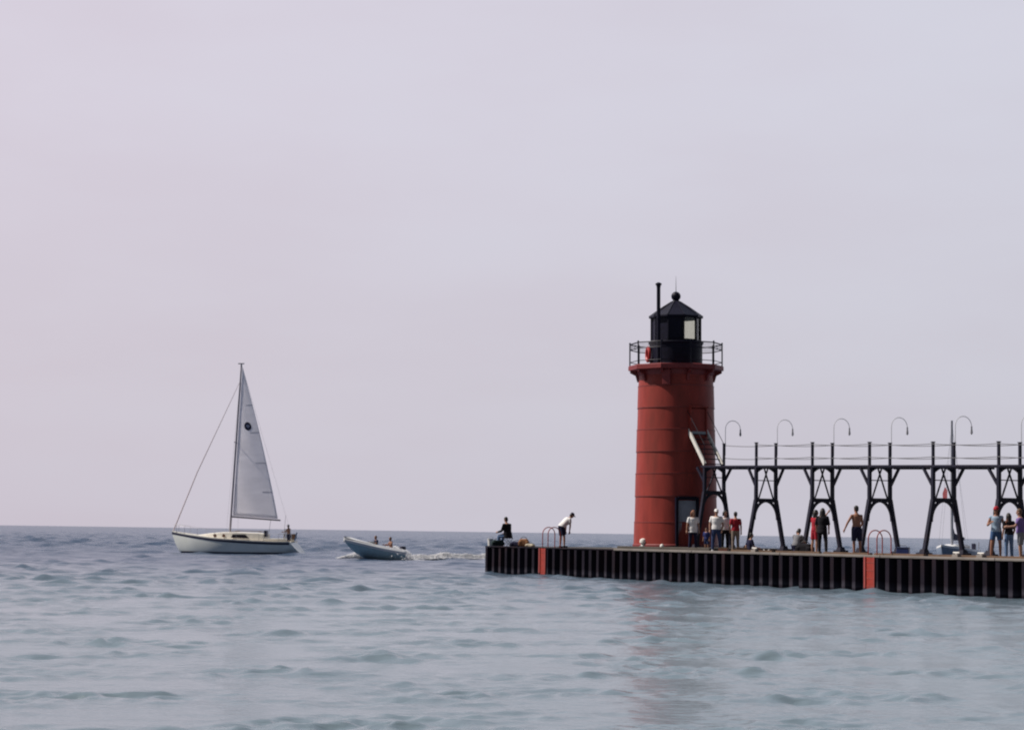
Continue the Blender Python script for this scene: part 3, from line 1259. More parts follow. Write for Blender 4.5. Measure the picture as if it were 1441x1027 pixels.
    bow = Vector((5.05, 0, 1.74))
    m.tube([bow, lerp(bow, mt, 0.35), mb + ax * 0.90], [0.05, 0.04, 0.018], 7)
    m.build('furled_jib', PINKROPE, b)
    m = MB()
    m.tube([mt, (-4.75, 0, 1.05)], 0.006, 4)
    for s in (-1, 1):
        m.tube([mb + ax * 0.97, sp + Vector((-0.1, s * 0.85, 0.08)), (0.25, s * 1.62, 1.2)], 0.006, 4)
    m.build('shroud', STEEL, b)
    # mainsail with a little belly and a soft leech
    luff0, luff1 = bo + Vector((-0.10, 0, 0.10)), mb + ax * 0.985 + Vector((-0.10, 0, 0))
    clew = be + Vector((0.22, 0, 0.12))
    NU, NV = 18, 40
    grid = []
    for j in range(NV + 1):
        v = j / NV
        a = luff0.lerp(luff1, v)
        e = clew.lerp(luff1, v) + Vector((-0.16, 0, 0)) * math.sin(PI * v) * (1 - 0.3 * v)
        row = []
        for i in range(NU + 1):
            u = i / NU
            p = a.lerp(e, u)
            belly = 0.16 * math.sin(PI * u ** 0.8) * (1 - v) ** 0.6 * (0.35 + 0.65 * math.sin(PI * min(1, v + 0.25) * 0.9))
            wr = 0.02 * math.sin(9 * u + 14 * v) * (1 - v)
            row.append((p.x, p.y - belly + wr, p.z))
        grid.append(row)
    m = MB()
    m.loft(grid, cap=False, closed=False)
    sail = m.build('mainsail', SAIL, b, smooth=True)
    sd_ = sail.modifiers.new('cloth', 'SOLIDIFY')
    sd_.thickness = 0.006
    # battens and seam tapes follow the sail surface

    def spt(u, v, off=-0.014):
        fu, fv = u * NU, v * NV
        i, j = min(int(fu), NU - 1), min(int(fv), NV - 1)
        a, c = Vector(grid[j][i]).lerp(Vector(grid[j][i + 1]), fu - i), Vector(grid[j + 1][i]).lerp(Vector(grid[j + 1][i + 1]), fu - i)
        return a.lerp(c, fv - j) + Vector((0, off, 0))
    for v, u0 in ((0.17, 0.72), (0.36, 0.62), (0.56, 0.55), (0.74, 0.45)):
        for sgn in (-1, 1):
            m = MB()
            rows = []
            for k in range(9):
                u = lerp(u0, 0.99, k / 8)
                p = spt(u, v + 0.012 * (u - u0), 0.012 * sgn)
                rows.append([p + Vector((0, 0, -0.03)), p + Vector((0, 0, 0.03))])
            m.loft(rows, cap=False, closed=False)
            m.build('batten', mat('batten pocket', (0.62, 0.62, 0.67), 0.7), sail)
    # round emblem: dark disc with a pale winged mark on both faces
    dark = mat('emblem navy', (0.010, 0.010, 0.055), 0.6, var=0.1)
    pale = mat('emblem pale', (0.42, 0.42, 0.55), 0.6, var=0.05)
    ce_u, ce_v = 0.46, 0.602
    for sgn in (-1, 1):
        base = spt(ce_u, ce_v, 0.0)

        def onsail(dx, dz, o):
            # follow the sail: slope of the surface near the emblem centre
            return spt(min(0.99, max(0.01, ce_u - dx / 1.55)), ce_v + dz / 11.9, o)
        m = MB()
        ringo = [onsail(0.285 * math.cos(a), 0.325 * math.sin(a), 0.018 * sgn) for a in np.linspace(0, 2 * PI, 33)[:-1]]
        c = m.bm.verts.new(onsail(0, 0, 0.018 * sgn))
        vs = [m.bm.verts.new(p) for p in ringo]
        for k in range(32):
            m.bm.faces.new((c, vs[k], vs[(k + 1) % 32]))
        em = m.build('emblem', dark, sail)
        m = MB()
        # a small spread-wing shape
        shp = [(0, -0.16), (0.10, -0.07), (0.17, 0.04), (0.11, 0.09), (0.0, 0.15), (-0.11, 0.09), (-0.17, 0.04), (-0.10, -0.07)]
        c = m.bm.verts.new(onsail(0, 0.02, 0.024 * sgn))
        vs = [m.bm.verts.new(onsail(x, z, 0.024 * sgn)) for x, z in shp]
        for k in range(len(vs)):
            m.bm.faces.new((c, vs[k], vs[(k + 1) % len(vs)]))
        m.build('emblem_mark', pale, sail)
    # pulpits, lifelines, flagstaff
    m = MB()
    for s in (-1, 1):
        m.tube([(5.05, 0, 2.25), (4.7, s * 0.30, 2.22), (3.9, s * 0.72, 2.12), (3.9, s * 0.72, 1.5)], 0.014, 5)
        m.tube([(4.7, s * 0.30, 2.22), (4.7, s * 0.30, 1.62)], 0.014, 5)
    m.build('bow_pulpit', STEEL, b)
    m = MB()
    for s in (-1, 1):
        m.tube([(-4.72, 0, 1.62), (-4.72, s * 1.1, 1.62), (-3.9, s * 1.35, 1.62), (-3.9, s * 1.35, 1.0)], 0.018, 5)
        m.tube([(-4.72, s * 1.1, 1.62), (-4.72, s * 1.1, 0.98)], 0.018, 5)
    m.build('stern_pulpit', STEEL, b)
    m = MB()
    for s in (-1, 1):
        for x in (-2.4, -0.6, 1.2, 2.7):
            q = interp(st, x)
            m.tube([(x, s * q[1] * 0.95, q[2]), (x, s * q[1] * 0.95, q[2] + 0.6)], 0.012, 5)
        m.tube([(-3.9, s * 1.35, 1.6), (-2.4, s * interp(st, -2.4)[1] * 0.95, 1.6), (-0.6, s * interp(st, -0.6)[1] * 0.95, 1.66), (1.2, s * interp(st, 1.2)[1] * 0.95, 1.8), (2.7, s * interp(st, 2.7)[1] * 0.95, 1.96), (3.9, s * 0.72, 2.1)], 0.006, 4)
    m.build('lifeline', STEEL, b)
    MB().tube([(-4.1, 0.6, 1.0), (-4.25, 0.6, 3.1)], [0.025, 0.012], 5).build('antenna', STEEL, b)
    MB().box((-4.62, -0.55, 1.42), (0.34, 0.3, 0.42), bev=0.05).build('stern_seat', mat('tan cushion', (0.30, 0.17, 0.10), 0.7), b)
    MB().tube([(-4.78, -0.3, 1.1), (-4.95, -0.3, 1.75)], 0.05, 6).build('horseshoe_buoy', mat('pale blue buoy', (0.22, 0.32, 0.50), 0.6), b)
    return b


sailboat = build_sailboat()


def build_speedboat():
    org = onz(530, 787.5, 0)
    b = thing('speedboat', 'small teal and white motorboat planing with its bow raised', 'motorboat', org, R(213))
    st = densify([(-1.75, 0.92, 0.66, -0.22, 0.45), (-0.8, 0.98, 0.72, -0.25, 0.5), (0.4, 0.95, 0.84, -0.12, 0.6), (1.5, 0.68, 1.02, 0.28, 0.85), (2.2, 0.30, 1.16, 0.72, 1.0), (2.62, 0.04, 1.22, 1.12, 1.0)], 24)
    m = MB()
    rings = hull_loft(st)
    m.loft(rings, cap=False, closed=False)
    hull = m.build('hull', TEAL, b, smooth=True)
    MB().prism([(-1.76, y, z) for x, y, z in rings[0]], (0.05, 0, 0)).build('transom', TEAL, hull)
    b.rotation_euler = (0, R(-3.5), R(213))
    m = MB()
    for s in (-1, 1):
        rr = []
        for x, b_, zs, zk, pw in st:
            bb = max(b_, 0.05)
            rr.append([(x, s * (bb + 0.015), zs - 0.19), (x, s * (bb + 0.03), zs - 0.02), (x, s * max(bb - 0.17, 0.0), zs + 0.16), (x, s * max(bb - 0.19, 0.0), zs + 0.10), (x, s * max(bb - 0.02, 0.0), zs - 0.10)])
        m.loft(rr)
    m.build('gunwale', GEL, b)
    m = MB()
    fr = [s for s in st if s[0] > 0.45]
    m.loft([[(x, -b_ * 0.9, zs + 0.10), (x, -b_ * 0.45, zs + 0.21), (x, b_ * 0.45, zs + 0.21), (x, b_ * 0.9, zs + 0.10)] for x, b_, zs, zk, pw in fr], cap=False, closed=False)
    m.build('foredeck', GEL, b, smooth=True)
    m = MB()
    m.loft([[(x, -b_ * 0.93, zs - 0.35), (x, b_ * 0.93, zs - 0.35)] for x, b_, zs, zk, pw in st if x < 0.6], cap=False, closed=False)
    m.build('cockpit_floor', mat('dark cockpit', (0.05, 0.04, 0.06), 0.8), b)
    for x in (0.05, -1.0):
        MB().box((x, 0, 0.56), (0.42, 1.4, 0.2), bev=0.05).build('seat', mat('white vinyl', (0.55, 0.55, 0.55), 0.5), b)
    m = MB()
    m.prism([(0.75, -0.62, 0.98), (0.75, 0.62, 0.98), (0.55, 0.58, 1.20), (0.55, -0.58, 1.20)], (0.015, 0, 0.005))
    m.build('windscreen', GLASS, b)
    om = MB().box((-1.98, 0, 0.82), (0.36, 0.34, 0.50), bev=0.09).box((-1.95, 0, 0.35), (0.16, 0.14, 0.6)).build('outboard_motor', mat('dark engine cowl', (0.015, 0.015, 0.04), 0.3), b)
    return b


speedboat = build_speedboat()


def build_moored():
    Y = 168.0
    org = at(1346, 793, Y)
    org.z = 0
    b = thing('moored_sailboat', 'small white sailboat with dark covered boom seen under the catwalk', 'sailboat', org, R(180 + 62))
    st = densify([(-3.6, 0.95, 1.05, 0.05, 0.6), (-2.0, 1.2, 1.05, -0.3, 0.55), (0.0, 1.3, 1.12, -0.4, 0.55), (2.0, 1.0, 1.25, -0.3, 0.7), (3.3, 0.45, 1.36, 0.1, 0.9), (4.0, 0.04, 1.45, 1.15, 1.0)], 24)
    m = MB()
    rings = hull_loft(st)
    m.loft(rings, cap=False, closed=False)
    m.bm.faces.new(list(m.bm.verts)[:len(rings[0])])
    hull = m.build('hull', mat('blue grey hull', (0.20, 0.25, 0.33), 0.35), b, smooth=True)
    sheer_strip(st, -0.10, 0.06, 0.0).build('gunwale', GEL, b)
    MB().loft([[(x, -b_ * 0.98, zs), (x, 0, zs + 0.05), (x, b_ * 0.98, zs)] for x, b_, zs, zk, pw in st], cap=False, closed=False).build('deck', GEL, b, smooth=True)
    m = MB()
    m.loft([[(x, -w, z0), (x, -w * 0.85, z1), (x, w * 0.85, z1), (x, w, z0)] for x, w, z0, z1 in [(-1.3, 0.8, 1.1, 1.5), (0.2, 0.85, 1.12, 1.55), (1.6, 0.6, 1.2, 1.5), (2.3, 0.35, 1.28, 1.36)]])
    cab = m.build('cabin', GEL, b, smooth=True)
    for s in (-1, 1):
        MB().prism([(-0.9, s * 0.83, 1.22), (0.6, s * 0.83, 1.24), (0.5, s * 0.80, 1.40), (-0.8, s * 0.80, 1.40)], (0, s * 0.03, 0)).build('window', DKGLASS, cab)
    MB().tube([(1.25, 0, 1.4), (1.25, 0, 6), (1.2, 0, 11.2)], [0.12, 0.115, 0.085], 10).build('mast', mat('pale mast', (0.36, 0.37, 0.42), 0.4, metal=0.3), b, smooth=True)
    m = MB()
    m.loft([[(x, -w, z - h), (x, w, z - h), (x, w * 0.8, z + h), (x, -w * 0.8, z + h)] for x, w, z, h in [(1.15, 0.14, 2.35, 0.42), (0.9, 0.17, 2.12, 0.28), (-0.4, 0.16, 2.02, 0.17), (-1.9, 0.12, 1.98, 0.12), (-2.1, 0.06, 1.97, 0.06)]])
    m.loft([[(1.12 + dx, -w, z), (1.12 + dx - w * 3, 0, z), (1.12 + dx, w, z), (1.36, 0, z)] for dx, w, z in [(0, 0.13, 2.2), (0.0, 0.10, 2.7), (0.05, 0.05, 3.15)]])
    m.build('sail_cover', CANVAS, b)
    m = MB()
    m.tube([(4.0, 0, 1.45), (1.22, 0, 10.9)], 0.008, 4)
    m.tube([(-3.6, 0, 1.1), (1.2, 0, 11.1)], 0.008, 4)
    for s in (-1, 1):
        m.tube([(1.1, s * 1.12, 1.2), (1.15, s * 0.6, 6.2), (1.2, 0, 10.8)], 0.008, 4)
    m.build('shroud', STEEL, b)
    MB().prism([(1.2, -0.72, 5.05), (1.2, -0.38, 5.15), (1.2, -0.36, 5.75), (1.2, -0.55, 6.0), (1.2, -0.75, 5.5)], (0.02, 0, 0)).build('pennant', mat('pink red pennant', (0.55, 0.12, 0.13), 0.8), b)
    for s in (-1, 1):
        MB().tube([(-3.5, s * 0.8, 1.05), (-3.5, s * 0.8, 1.7), (-2.6, s * 1.05, 1.7), (-2.6, s * 1.05, 1.05)], 0.03, 5).build('stern_pulpit', STEEL, b)
    MB().box((-3.85, 0.3, 1.35), (0.32, 0.32, 0.55), bev=0.07).box((-3.82, 0.3, 0.6), (0.14, 0.12, 1.1)).build('outboard_motor', mat('dark engine cowl', (0.015, 0.015, 0.04), 0.3), b)
    return b


build_moored()


# ------------------------------------------------------------------ wake foam
def build_foam():
    rng = np.random.default_rng(7)
    tb = bmesh.new()
    bmesh.ops.create_icosphere(tb, subdivisions=1, radius=1)
    TV = np.array([v.co[:] for v in tb.verts])
    TF = np.array([[v.index for v in f.verts] for f in tb.faces])
    tb.free()
    pos, siz = [], []

    def put(x, y, z, r, sx, sy, sz):
        pos.append((x, y, z))
        siz.append((r * sx, r * sy, r * sz))
    U = rng.uniform
    # bow spray fanning out from the forefoot
    c = onz(517, 786.8, 0)
    for k in range(2600):
        u = U() ** 1.2
        x = c.x + 0.15 - 2.1 * u + rng.normal(0, 0.06)
        y = c.y - 0.55 + U(-0.9, 0.6)
        z = 0.72 * (1 - u) ** 1.1 * U() ** 0.9 + 0.08
        put(x, y, z, U(0.015, 0.05), U(0.8, 1.6), U(0.8, 1.4), U(0.5, 1.0))
    # boil at the stern, thrown up behind the hull
    s0 = onz(553, 787, 0)
    for k in range(2600):
        u = U()
        x = s0.x - 1.0 + 3.2 * u
        y = s0.y + rng.normal(-1.3, 0.8)
        z = 0.95 * U() ** 1.6 * math.sin(PI * min(1, u * 0.9 + 0.2)) + 0.01
        put(x, y, z, U(0.015, 0.05), U(0.8, 1.6), U(0.8, 1.4), U(0.5, 1.0))
    # long broken wake towards the pier: low crest of froth, thinning at its edges
    e = onz(706, 786, 0)
    for k in range(20000):
        u = U()
        x = s0.x + (e.x - s0.x) * u
        band = rng.normal(0, 1)
        y = s0.y + (e.y - s0.y) * u + band * 1.0
        crest = 0.20 + 0.05 * math.sin(u * 13 + 1) + 0.035 * math.sin(u * 31) + 0.10 * u + abs(rng.normal(0, 0.035))
        if math.sin(u * 37 + band * 2.3) + U(-1, 1) < -1.2:
            continue
        z = max(0.05, crest * math.exp(-0.5 * band * band)) * U() ** 0.9 + 0.08
        put(x, y, z, U(0.012, 0.04), U(2.0, 6.0), U(0.8, 1.8), U(0.35, 0.7))
    # white water torn along the aft quarter on the near side
    for k in range(2600):
        u = U()
        put(s0.x - 0.75 + 1.7 * u + rng.normal(0, 0.08), s0.y - 1.7 + rng.normal(0, 0.25), (0.18 + 0.42 * u) * U() ** 1.2 + 0.02,
            U(0.015, 0.05), U(0.8, 1.8), U(0.8, 1.4), U(0.5, 1.0))
    P, S = np.array(pos), np.array(siz)
    P[:, 2] += water_height(P[:, 0], P[:, 1], np.full(len(P), 0.9))[0] * 0.9
    n = len(P)
    v = (TV[None] * S[:, None] + P[:, None]).reshape(-1, 3)
    f = (TF[None] + (np.arange(n) * len(TV))[:, None, None]).reshape(-1, 3)
    me = bpy.data.meshes.new('wake_foam')
    me.vertices.add(len(v))
    me.vertices.foreach_set('co', v.astype(np.float32).ravel())
    me.loops.add(f.size)
    me.loops.foreach_set('vertex_index', f.ravel().astype(np.int32))
    me.polygons.add(len(f))
    me.polygons.foreach_set('loop_start', (np.arange(len(f)) * 3).astype(np.int32))
    me.polygons.foreach_set('use_smooth', np.ones(len(f), dtype=bool))
    me.update(calc_edges=True)
    me.materials.append(FOAM)
    o = bpy.data.objects.new('wake_foam', me)
    COL.objects.link(o)
    tag(o, 'white foam of the motorboat bow wave and wake', 'foam', kind='stuff')


build_foam()
# ------------------------------------------------------------------ people
SKIN = mat('skin', (0.36, 0.19, 0.13), 0.6, var=0.06)
TAN = mat('tanned skin', (0.30, 0.135, 0.085), 0.6, var=0.06)
CLOTH = {}


def cloth(name, col):
    return mat('cloth ' + name, col, 0.85, var=0.12, scale=9, spec=0.2)


C_BLACK = cloth('black', (0.010, 0.009, 0.013))
C_WHITE = cloth('white', (0.78, 0.76, 0.76))
C_NAVY = cloth('navy', (0.016, 0.016, 0.045))
C_JEANS = cloth('denim', (0.035, 0.055, 0.14))
C_LJEANS = cloth('light denim', (0.11, 0.18, 0.32))
C_RED = cloth('red', (0.34, 0.02, 0.035))
C_KHAKI = cloth('khaki', (0.24, 0.19, 0.16))
C_GREY = cloth('grey', (0.19, 0.19, 0.21))
C_BLUE = cloth('blue', (0.03, 0.04, 0.15))
C_PURPLE = cloth('purple', (0.16, 0.10, 0.28))
C_TANK = cloth('pale blue', (0.34, 0.44, 0.56))
C_PINK = cloth('pink', (0.62, 0.40, 0.46))
HAIR_D = mat('dark hair', (0.012, 0.009, 0.008), 0.6, var=0.2)
HAIR_B = mat('brown hair', (0.10, 0.05, 0.025), 0.6, var=0.2)
HAIR_R = mat('auburn hair', (0.20, 0.07, 0.03), 0.6, var=0.2)
SHOE_W = mat('white shoe', (0.62, 0.62, 0.62), 0.6, var=0.05)
SHOE_D = mat('dark shoe', (0.015, 0.013, 0.02), 0.6, var=0.2)
EYE = mat('eye dark', (0.01, 0.008, 0.008), 0.2, var=0.05)


def V(*a):
    return Vector(a)


def capsule(m, p0, p1, r0, r1, n=12, flat0=False, flat1=False, sx=1.0):
    p0, p1 = Vector(p0), Vector(p1)
    a = (p1 - p0).normalized()
    s = a.cross(V(0, 1, 0))
    if s.length < 0.2:
        s = a.cross(V(1, 0, 0))
    s.normalize()
    u = a.cross(s)
    rings = []

    def ring(c, r):
        rings.append([c + (s * math.cos(2 * PI * k / n) * sx + u * math.sin(2 * PI * k / n)) * r for k in range(n)])
    if not flat0:
        for k in (0.12, 0.5, 0.82):
            ring(p0 - a * r0 * math.sqrt(1 - k * k), r0 * k)
    ring(p0, r0)
    ring(p0.lerp(p1, 0.5), (r0 + r1) / 2 * 1.03)
    ring(p1, r1)
    if not flat1:
        for k in (0.82, 0.5, 0.12):
            ring(p1 + a * r1 * math.sqrt(1 - k * k), r1 * k)
    m.loft(rings)


def fuse(m, voxel, smooth, name, mt, parent):
    """join overlapping closed pieces into one continuous skin"""
    o = m.build(name, mt, parent, smooth=True)
    md = o.modifiers.new('r', 'REMESH')
    md.mode = 'VOXEL'
    md.voxel_size = voxel
    md.use_smooth_shade = True
    sm = o.modifiers.new('s', 'SMOOTH')
    sm.factor = 0.5
    sm.iterations = smooth
    dg = bpy.context.evaluated_depsgraph_get()
    me = bpy.data.meshes.new_from_object(o.evaluated_get(dg))
    me.name = name
    o.modifiers.clear()
    old = o.data
    o.data = me
    bpy.data.meshes.remove(old)
    if not me.materials:
        me.materials.append(mt)
    for p in me.polygons:
        p.use_smooth = True
    return o


def person(label, loc, face, pose=None, h=1.75, skin=SKIN, hair=HAIR_D, hair_len=0.0, shirt=None, sleeve=0.45,
           bottom=None, leg=1.0, shoes=SHOE_D, cap=None, sit=None, group=None, build=1.0, shirt_low=0.0, name='person', cat='person'):
    """face: degrees, 0 looks away from the viewer, 90 to the photo's left, 180 at the viewer"""
    p = dict(lean=0, head=(0, 0), armL=((-0.16, 0.02, -1), (-0.05, 0.22, -1)), armR=((0.16, 0.02, -1), (0.05, 0.22, -1)),
             legL=((-0.05, 0.04, -1), (-0.02, -0.05, -1)), legR=((0.05, 0.04, -1), (0.02, -0.05, -1)), twist=0)
    p.update(pose or {})
    k = h / 1.75
    root = thing(name, label, cat, loc, R(face), group)
    root.scale = (k, k, k)
    lean = R(p['lean'])

    def tr(v, amt=1.0):                                 # lean the trunk forward
        a = lean * amt
        return V(v[0], v[1] * math.cos(a) + v[2] * math.sin(a), v[2] * math.cos(a) - v[1] * math.sin(a))
    hip = V(0, 0, 0)
    B = build
    legs = {}
    for sd, sg in (('legL', -1), ('legR', 1)):
        a, b_ = Vector(p[sd][0]).normalized(), Vector(p[sd][1]).normalized()
        h0 = hip + V(sg * 0.088, 0, -0.03)
        kn = h0 + a * 0.43
        an = kn + b_ * 0.42
        legs[sd] = (h0, kn, an)
    if sit is None:
        low = min(l[2].z for l in legs.values()) - 0.075
    else:
        low = -sit
    off = V(0, 0, -low)
    hip = hip + off
    legs = {q: tuple(x + off for x in w) for q, w in legs.items()}
    # trunk
    spine = [(-0.10, 0.115, 0.095), (-0.03, 0.158, 0.118), (0.06, 0.155, 0.112), (0.16, 0.136, 0.10), (0.30, 0.155, 0.115), (0.42, 0.168, 0.108), (0.485, 0.13, 0.085), (0.53, 0.062, 0.062)]

    def trunk(m, grow, z0=-1, z1=1, wide=0.0):
        rings = []
        for z, rx_, ry_ in spine:
            if z < z0 - 1e-6 or z > z1 + 1e-6:
                continue
            c = hip + tr((0, 0.01, z), max(0.25, min(1, (z + 0.25) / 0.45)))
            ri = tr((0, 1, 0), max(0.25, min(1, (z + 0.25) / 0.45)))
            rings.append([c + V(1, 0, 0) * math.cos(q) * (rx_ * B + grow) + ri * math.sin(q) * (ry_ * B + grow) for q in np.linspace(0, 2 * PI, 21)[:-1]])
        m.loft(rings)
    sho = {s: hip + tr((s * 0.175 * (0.5 + 0.5 * B), 0.0, 0.445)) for s in (-1, 1)}
    arms = {}
    for sd, sg in (('armL', -1), ('armR', 1)):
        a, b_ = Vector(p[sd][0]).normalized(), Vector(p[sd][1]).normalized()
        el = sho[sg] + a * 0.285
        wr_ = el + b_ * 0.245
        arms[sd] = (sho[sg], el, wr_, b_)
    nb = hip + tr((0, 0.012, 0.50))
    hp, hy = R(p['head'][0]), R(p['head'][1])
    hd = tr((0, 0, 1), 0.85)
    hc = nb + hd * 0.185 + V(0, 0.02, 0)
    HR = Matrix.Rotation(hy, 3, 'Z') @ Matrix.Rotation(-hp - lean * 0.5, 3, 'X')

    def hl(x, y, z):
        return hc + HR @ V(x, y, z)
    # ---- skin: one continuous surface
    m = MB()
    trunk(m, 0.0)
    capsule(m, nb - hd * 0.06, hc - hd * 0.04, 0.058, 0.052)
    m.ico(hc + HR @ V(0, 0, 0.02), 0.1, 2, s=(0.76, 0.94, 1.08), rot=HR)
    m.ico(hl(0, 0.035, -0.055), 0.07, 2, s=(0.80, 0.78, 0.78), rot=HR)          # jaw
    m.ico(hl(0, 0.098, -0.012), 0.021, 1, s=(0.7, 0.95, 1.3), rot=HR)             # nose
    m.ico(hl(0, 0.080, -0.062), 0.024, 1, s=(1.2, 0.6, 0.5), rot=HR)              # lips
    for s in (-1, 1):
        m.ico(hl(s * 0.078, -0.004, 0.0), 0.028, 1, s=(0.45, 0.8, 1.2), rot=HR)  # ears
    for sd, sg in (('armL', -1), ('armR', 1)):
        s0, el, wr_, b_ = arms[sd]
        capsule(m, hip + tr((sg * 0.11, 0, 0.43)), s0, 0.062, 0.056)
        capsule(m, s0, el, 0.052, 0.040)
        capsule(m, el, wr_, 0.040, 0.027)
        # hand: palm, four bent fingers, thumb on the side
        f = b_
        out = V(sg, 0, 0)
        pn = f.cross(V(0, 1, 0))
        if pn.length < 0.3:
            pn = V(sg, 0, 0)
        pn = pn.normalized()
        if pn.x * sg > 0:
            pn = -pn                                     # palm towards the thigh
        ac = f.cross(pn).normalized()
        if ac.y < 0:
            ac = -ac                                     # thumb side forward
        pc = wr_ + f * 0.05
        capsule(m, wr_ - f * 0.01, pc + f * 0.03, 0.026, 0.036, sx=1.0)
        for i, (w, ln) in enumerate(((0.030, 0.070), (0.010, 0.078), (-0.011, 0.072), (-0.030, 0.058))):
            q0 = wr_ + f * 0.075 + ac * w
            q1 = q0 + (f + pn * 0.25).normalized() * ln * 0.55
            q2 = q1 + (f * 0.7 + pn * 0.75).normalized() * ln * 0.5
            capsule(m, q0, q1, 0.0095, 0.009, n=8)
            capsule(m, q1, q2, 0.009, 0.0078, n=8)
        t0 = wr_ + f * 0.03 + ac * 0.028
        t1 = t0 + (f * 0.7 + ac * 0.7 + pn * 0.2).normalized() * 0.045
        capsule(m, t0, t1, 0.012, 0.010, n=8)
        capsule(m, t1, t1 + (f + pn * 0.3).normalized() * 0.032, 0.010, 0.008, n=8)
    feet = {}
    for sd, sg in (('legL', -1), ('legR', 1)):
        h0, kn, an = legs[sd]
        capsule(m, h0, kn, 0.083 * B, 0.053)
        capsule(m, kn, kn.lerp(an, 0.35), 0.053, 0.052)
        capsule(m, kn.lerp(an, 0.3), an, 0.052, 0.034)
        sh = (an - kn).normalized()
        fd = V(sg * 0.18, 1, 0)
        fd = (fd - sh * fd.dot(sh) * (1.0 if abs(sh.z) < 0.6 else 0.0)).normalized()
        dn = sh if abs(sh.z) < 0.6 else V(0, 0, -1)
        feet[sd] = (an, fd, dn)
        capsule(m, an + dn * 0.035 - fd * 0.03, an + dn * 0.048 + fd * 0.13, 0.036, 0.026)
    body = fuse(m, 0.0085, 2, 'body', skin, root)
    # ---- eyes
    for s in (-1, 1):
        MB().ico(hl(s * 0.032, 0.083, 0.016), 0.0115, 1).build('eye', EYE, body, smooth=True)
    # ---- hair
    if hair is not None:
        m = MB()
        m.ico(hl(0, -0.016, 0.047), 0.105, 2, s=(0.83, 0.93, 0.90), rot=HR)
        m.ico(hl(0, -0.045, -0.01), 0.085, 2, s=(0.90, 0.75, 1.0), rot=HR)
        if hair_len > 0:
            b0 = hl(0, -0.05, 0.0)
            b1 = b0 + V(0, -0.03, -hair_len) if p['lean'] < 30 else b0 + V(0, 0.05, -hair_len)
            capsule(m, b0, b1, 0.088, 0.066, sx=1.15)
            for s in (-1, 1):
                capsule(m, hl(s * 0.06, -0.02, 0.02), hl(s * 0.07, -0.03, -0.05) + V(s * 0.02, -0.01, -hair_len * 0.7), 0.045, 0.035)
        fuse(m, 0.012, 2, 'hair', hair, root)
    if cap is not None:
        m = MB()
        m.ico(hl(0, -0.006, 0.062), 0.108, 2, s=(0.86, 1.0, 0.80), rot=HR)
        m.ico(hl(0, 0.115, 0.052), 0.07, 2, s=(1.0, 1.05, 0.20), rot=HR)
        fuse(m, 0.011, 1, 'cap', cap, root)
    # ---- shirt
    if shirt is not None:
        m = MB()
        trunk(m, 0.020, -0.10 if shirt_low else -0.03, 0.485)
        if shirt_low:
            c = hip + tr((0, 0, -0.09), 0.25)
            m.loft([[c + V(math.cos(q) * (0.17 * B), math.sin(q) * 0.135 * B, 0.06) for q in np.linspace(0, 2 * PI, 21)[:-1]],
                    [c + V(math.cos(q) * (0.185 * B), math.sin(q) * 0.15 * B, -shirt_low) for q in np.linspace(0, 2 * PI, 21)[:-1]]])
        for sd, sg in (('armL', -1), ('armR', 1)):
            s0, el, wr_, b_ = arms[sd]
            capsule(m, hip + tr((sg * 0.10, 0, 0.43)), s0, 0.078, 0.073)
            if sleeve > 0.05:
                if sleeve <= 1:
                    capsule(m, s0, s0.lerp(el, sleeve * 1.35 if sleeve < 0.7 else 1), 0.072, 0.064, flat1=True)
                else:
                    capsule(m, s0, el, 0.070, 0.056)
                    capsule(m, el, el.lerp(wr_, 0.93), 0.056, 0.042, flat1=True)
        capsule(m, nb - hd * 0.07, nb + hd * 0.0, 0.085, 0.066, flat1=True)
        fuse(m, 0.012, 2, 'shirt', shirt, root)
    # ---- trousers or shorts
    if bottom is not None:
        m = MB()
        trunk(m, 0.014, -0.10, 0.06)
        for sd, sg in (('legL', -1), ('legR', 1)):
            h0, kn, an = legs[sd]
            if leg <= 0.55:
                e = h0.lerp(kn, leg * 1.75)
                capsule(m, h0, e, 0.102 * B, 0.088, flat1=True)
            else:
                capsule(m, h0, kn, 0.098 * B, 0.070)
                capsule(m, kn, kn.lerp(an, 0.96), 0.070, 0.056, flat1=True)
        m.ico(hip + V(0, 0, -0.07), 0.12, 2, s=(1.15 * B, 0.95, 0.9))
        fuse(m, 0.012, 2, 'shorts' if leg <= 0.55 else 'trousers', bottom, root)
    # ---- shoes
    if shoes is not None:
        for sd in ('legL', 'legR'):
            an, fd, dn = feet[sd]
            m = MB()
            capsule(m, an + dn * 0.032 - fd * 0.035, an + dn * 0.045 + fd * 0.135, 0.045, 0.036)
            capsule(m, an, an + dn * 0.04, 0.045, 0.045)
            fuse(m, 0.011, 1, 'shoe', shoes, root)
    return root


def onpier(px, c, z=DECK):
    return Q(tcol(px, c), c, z)


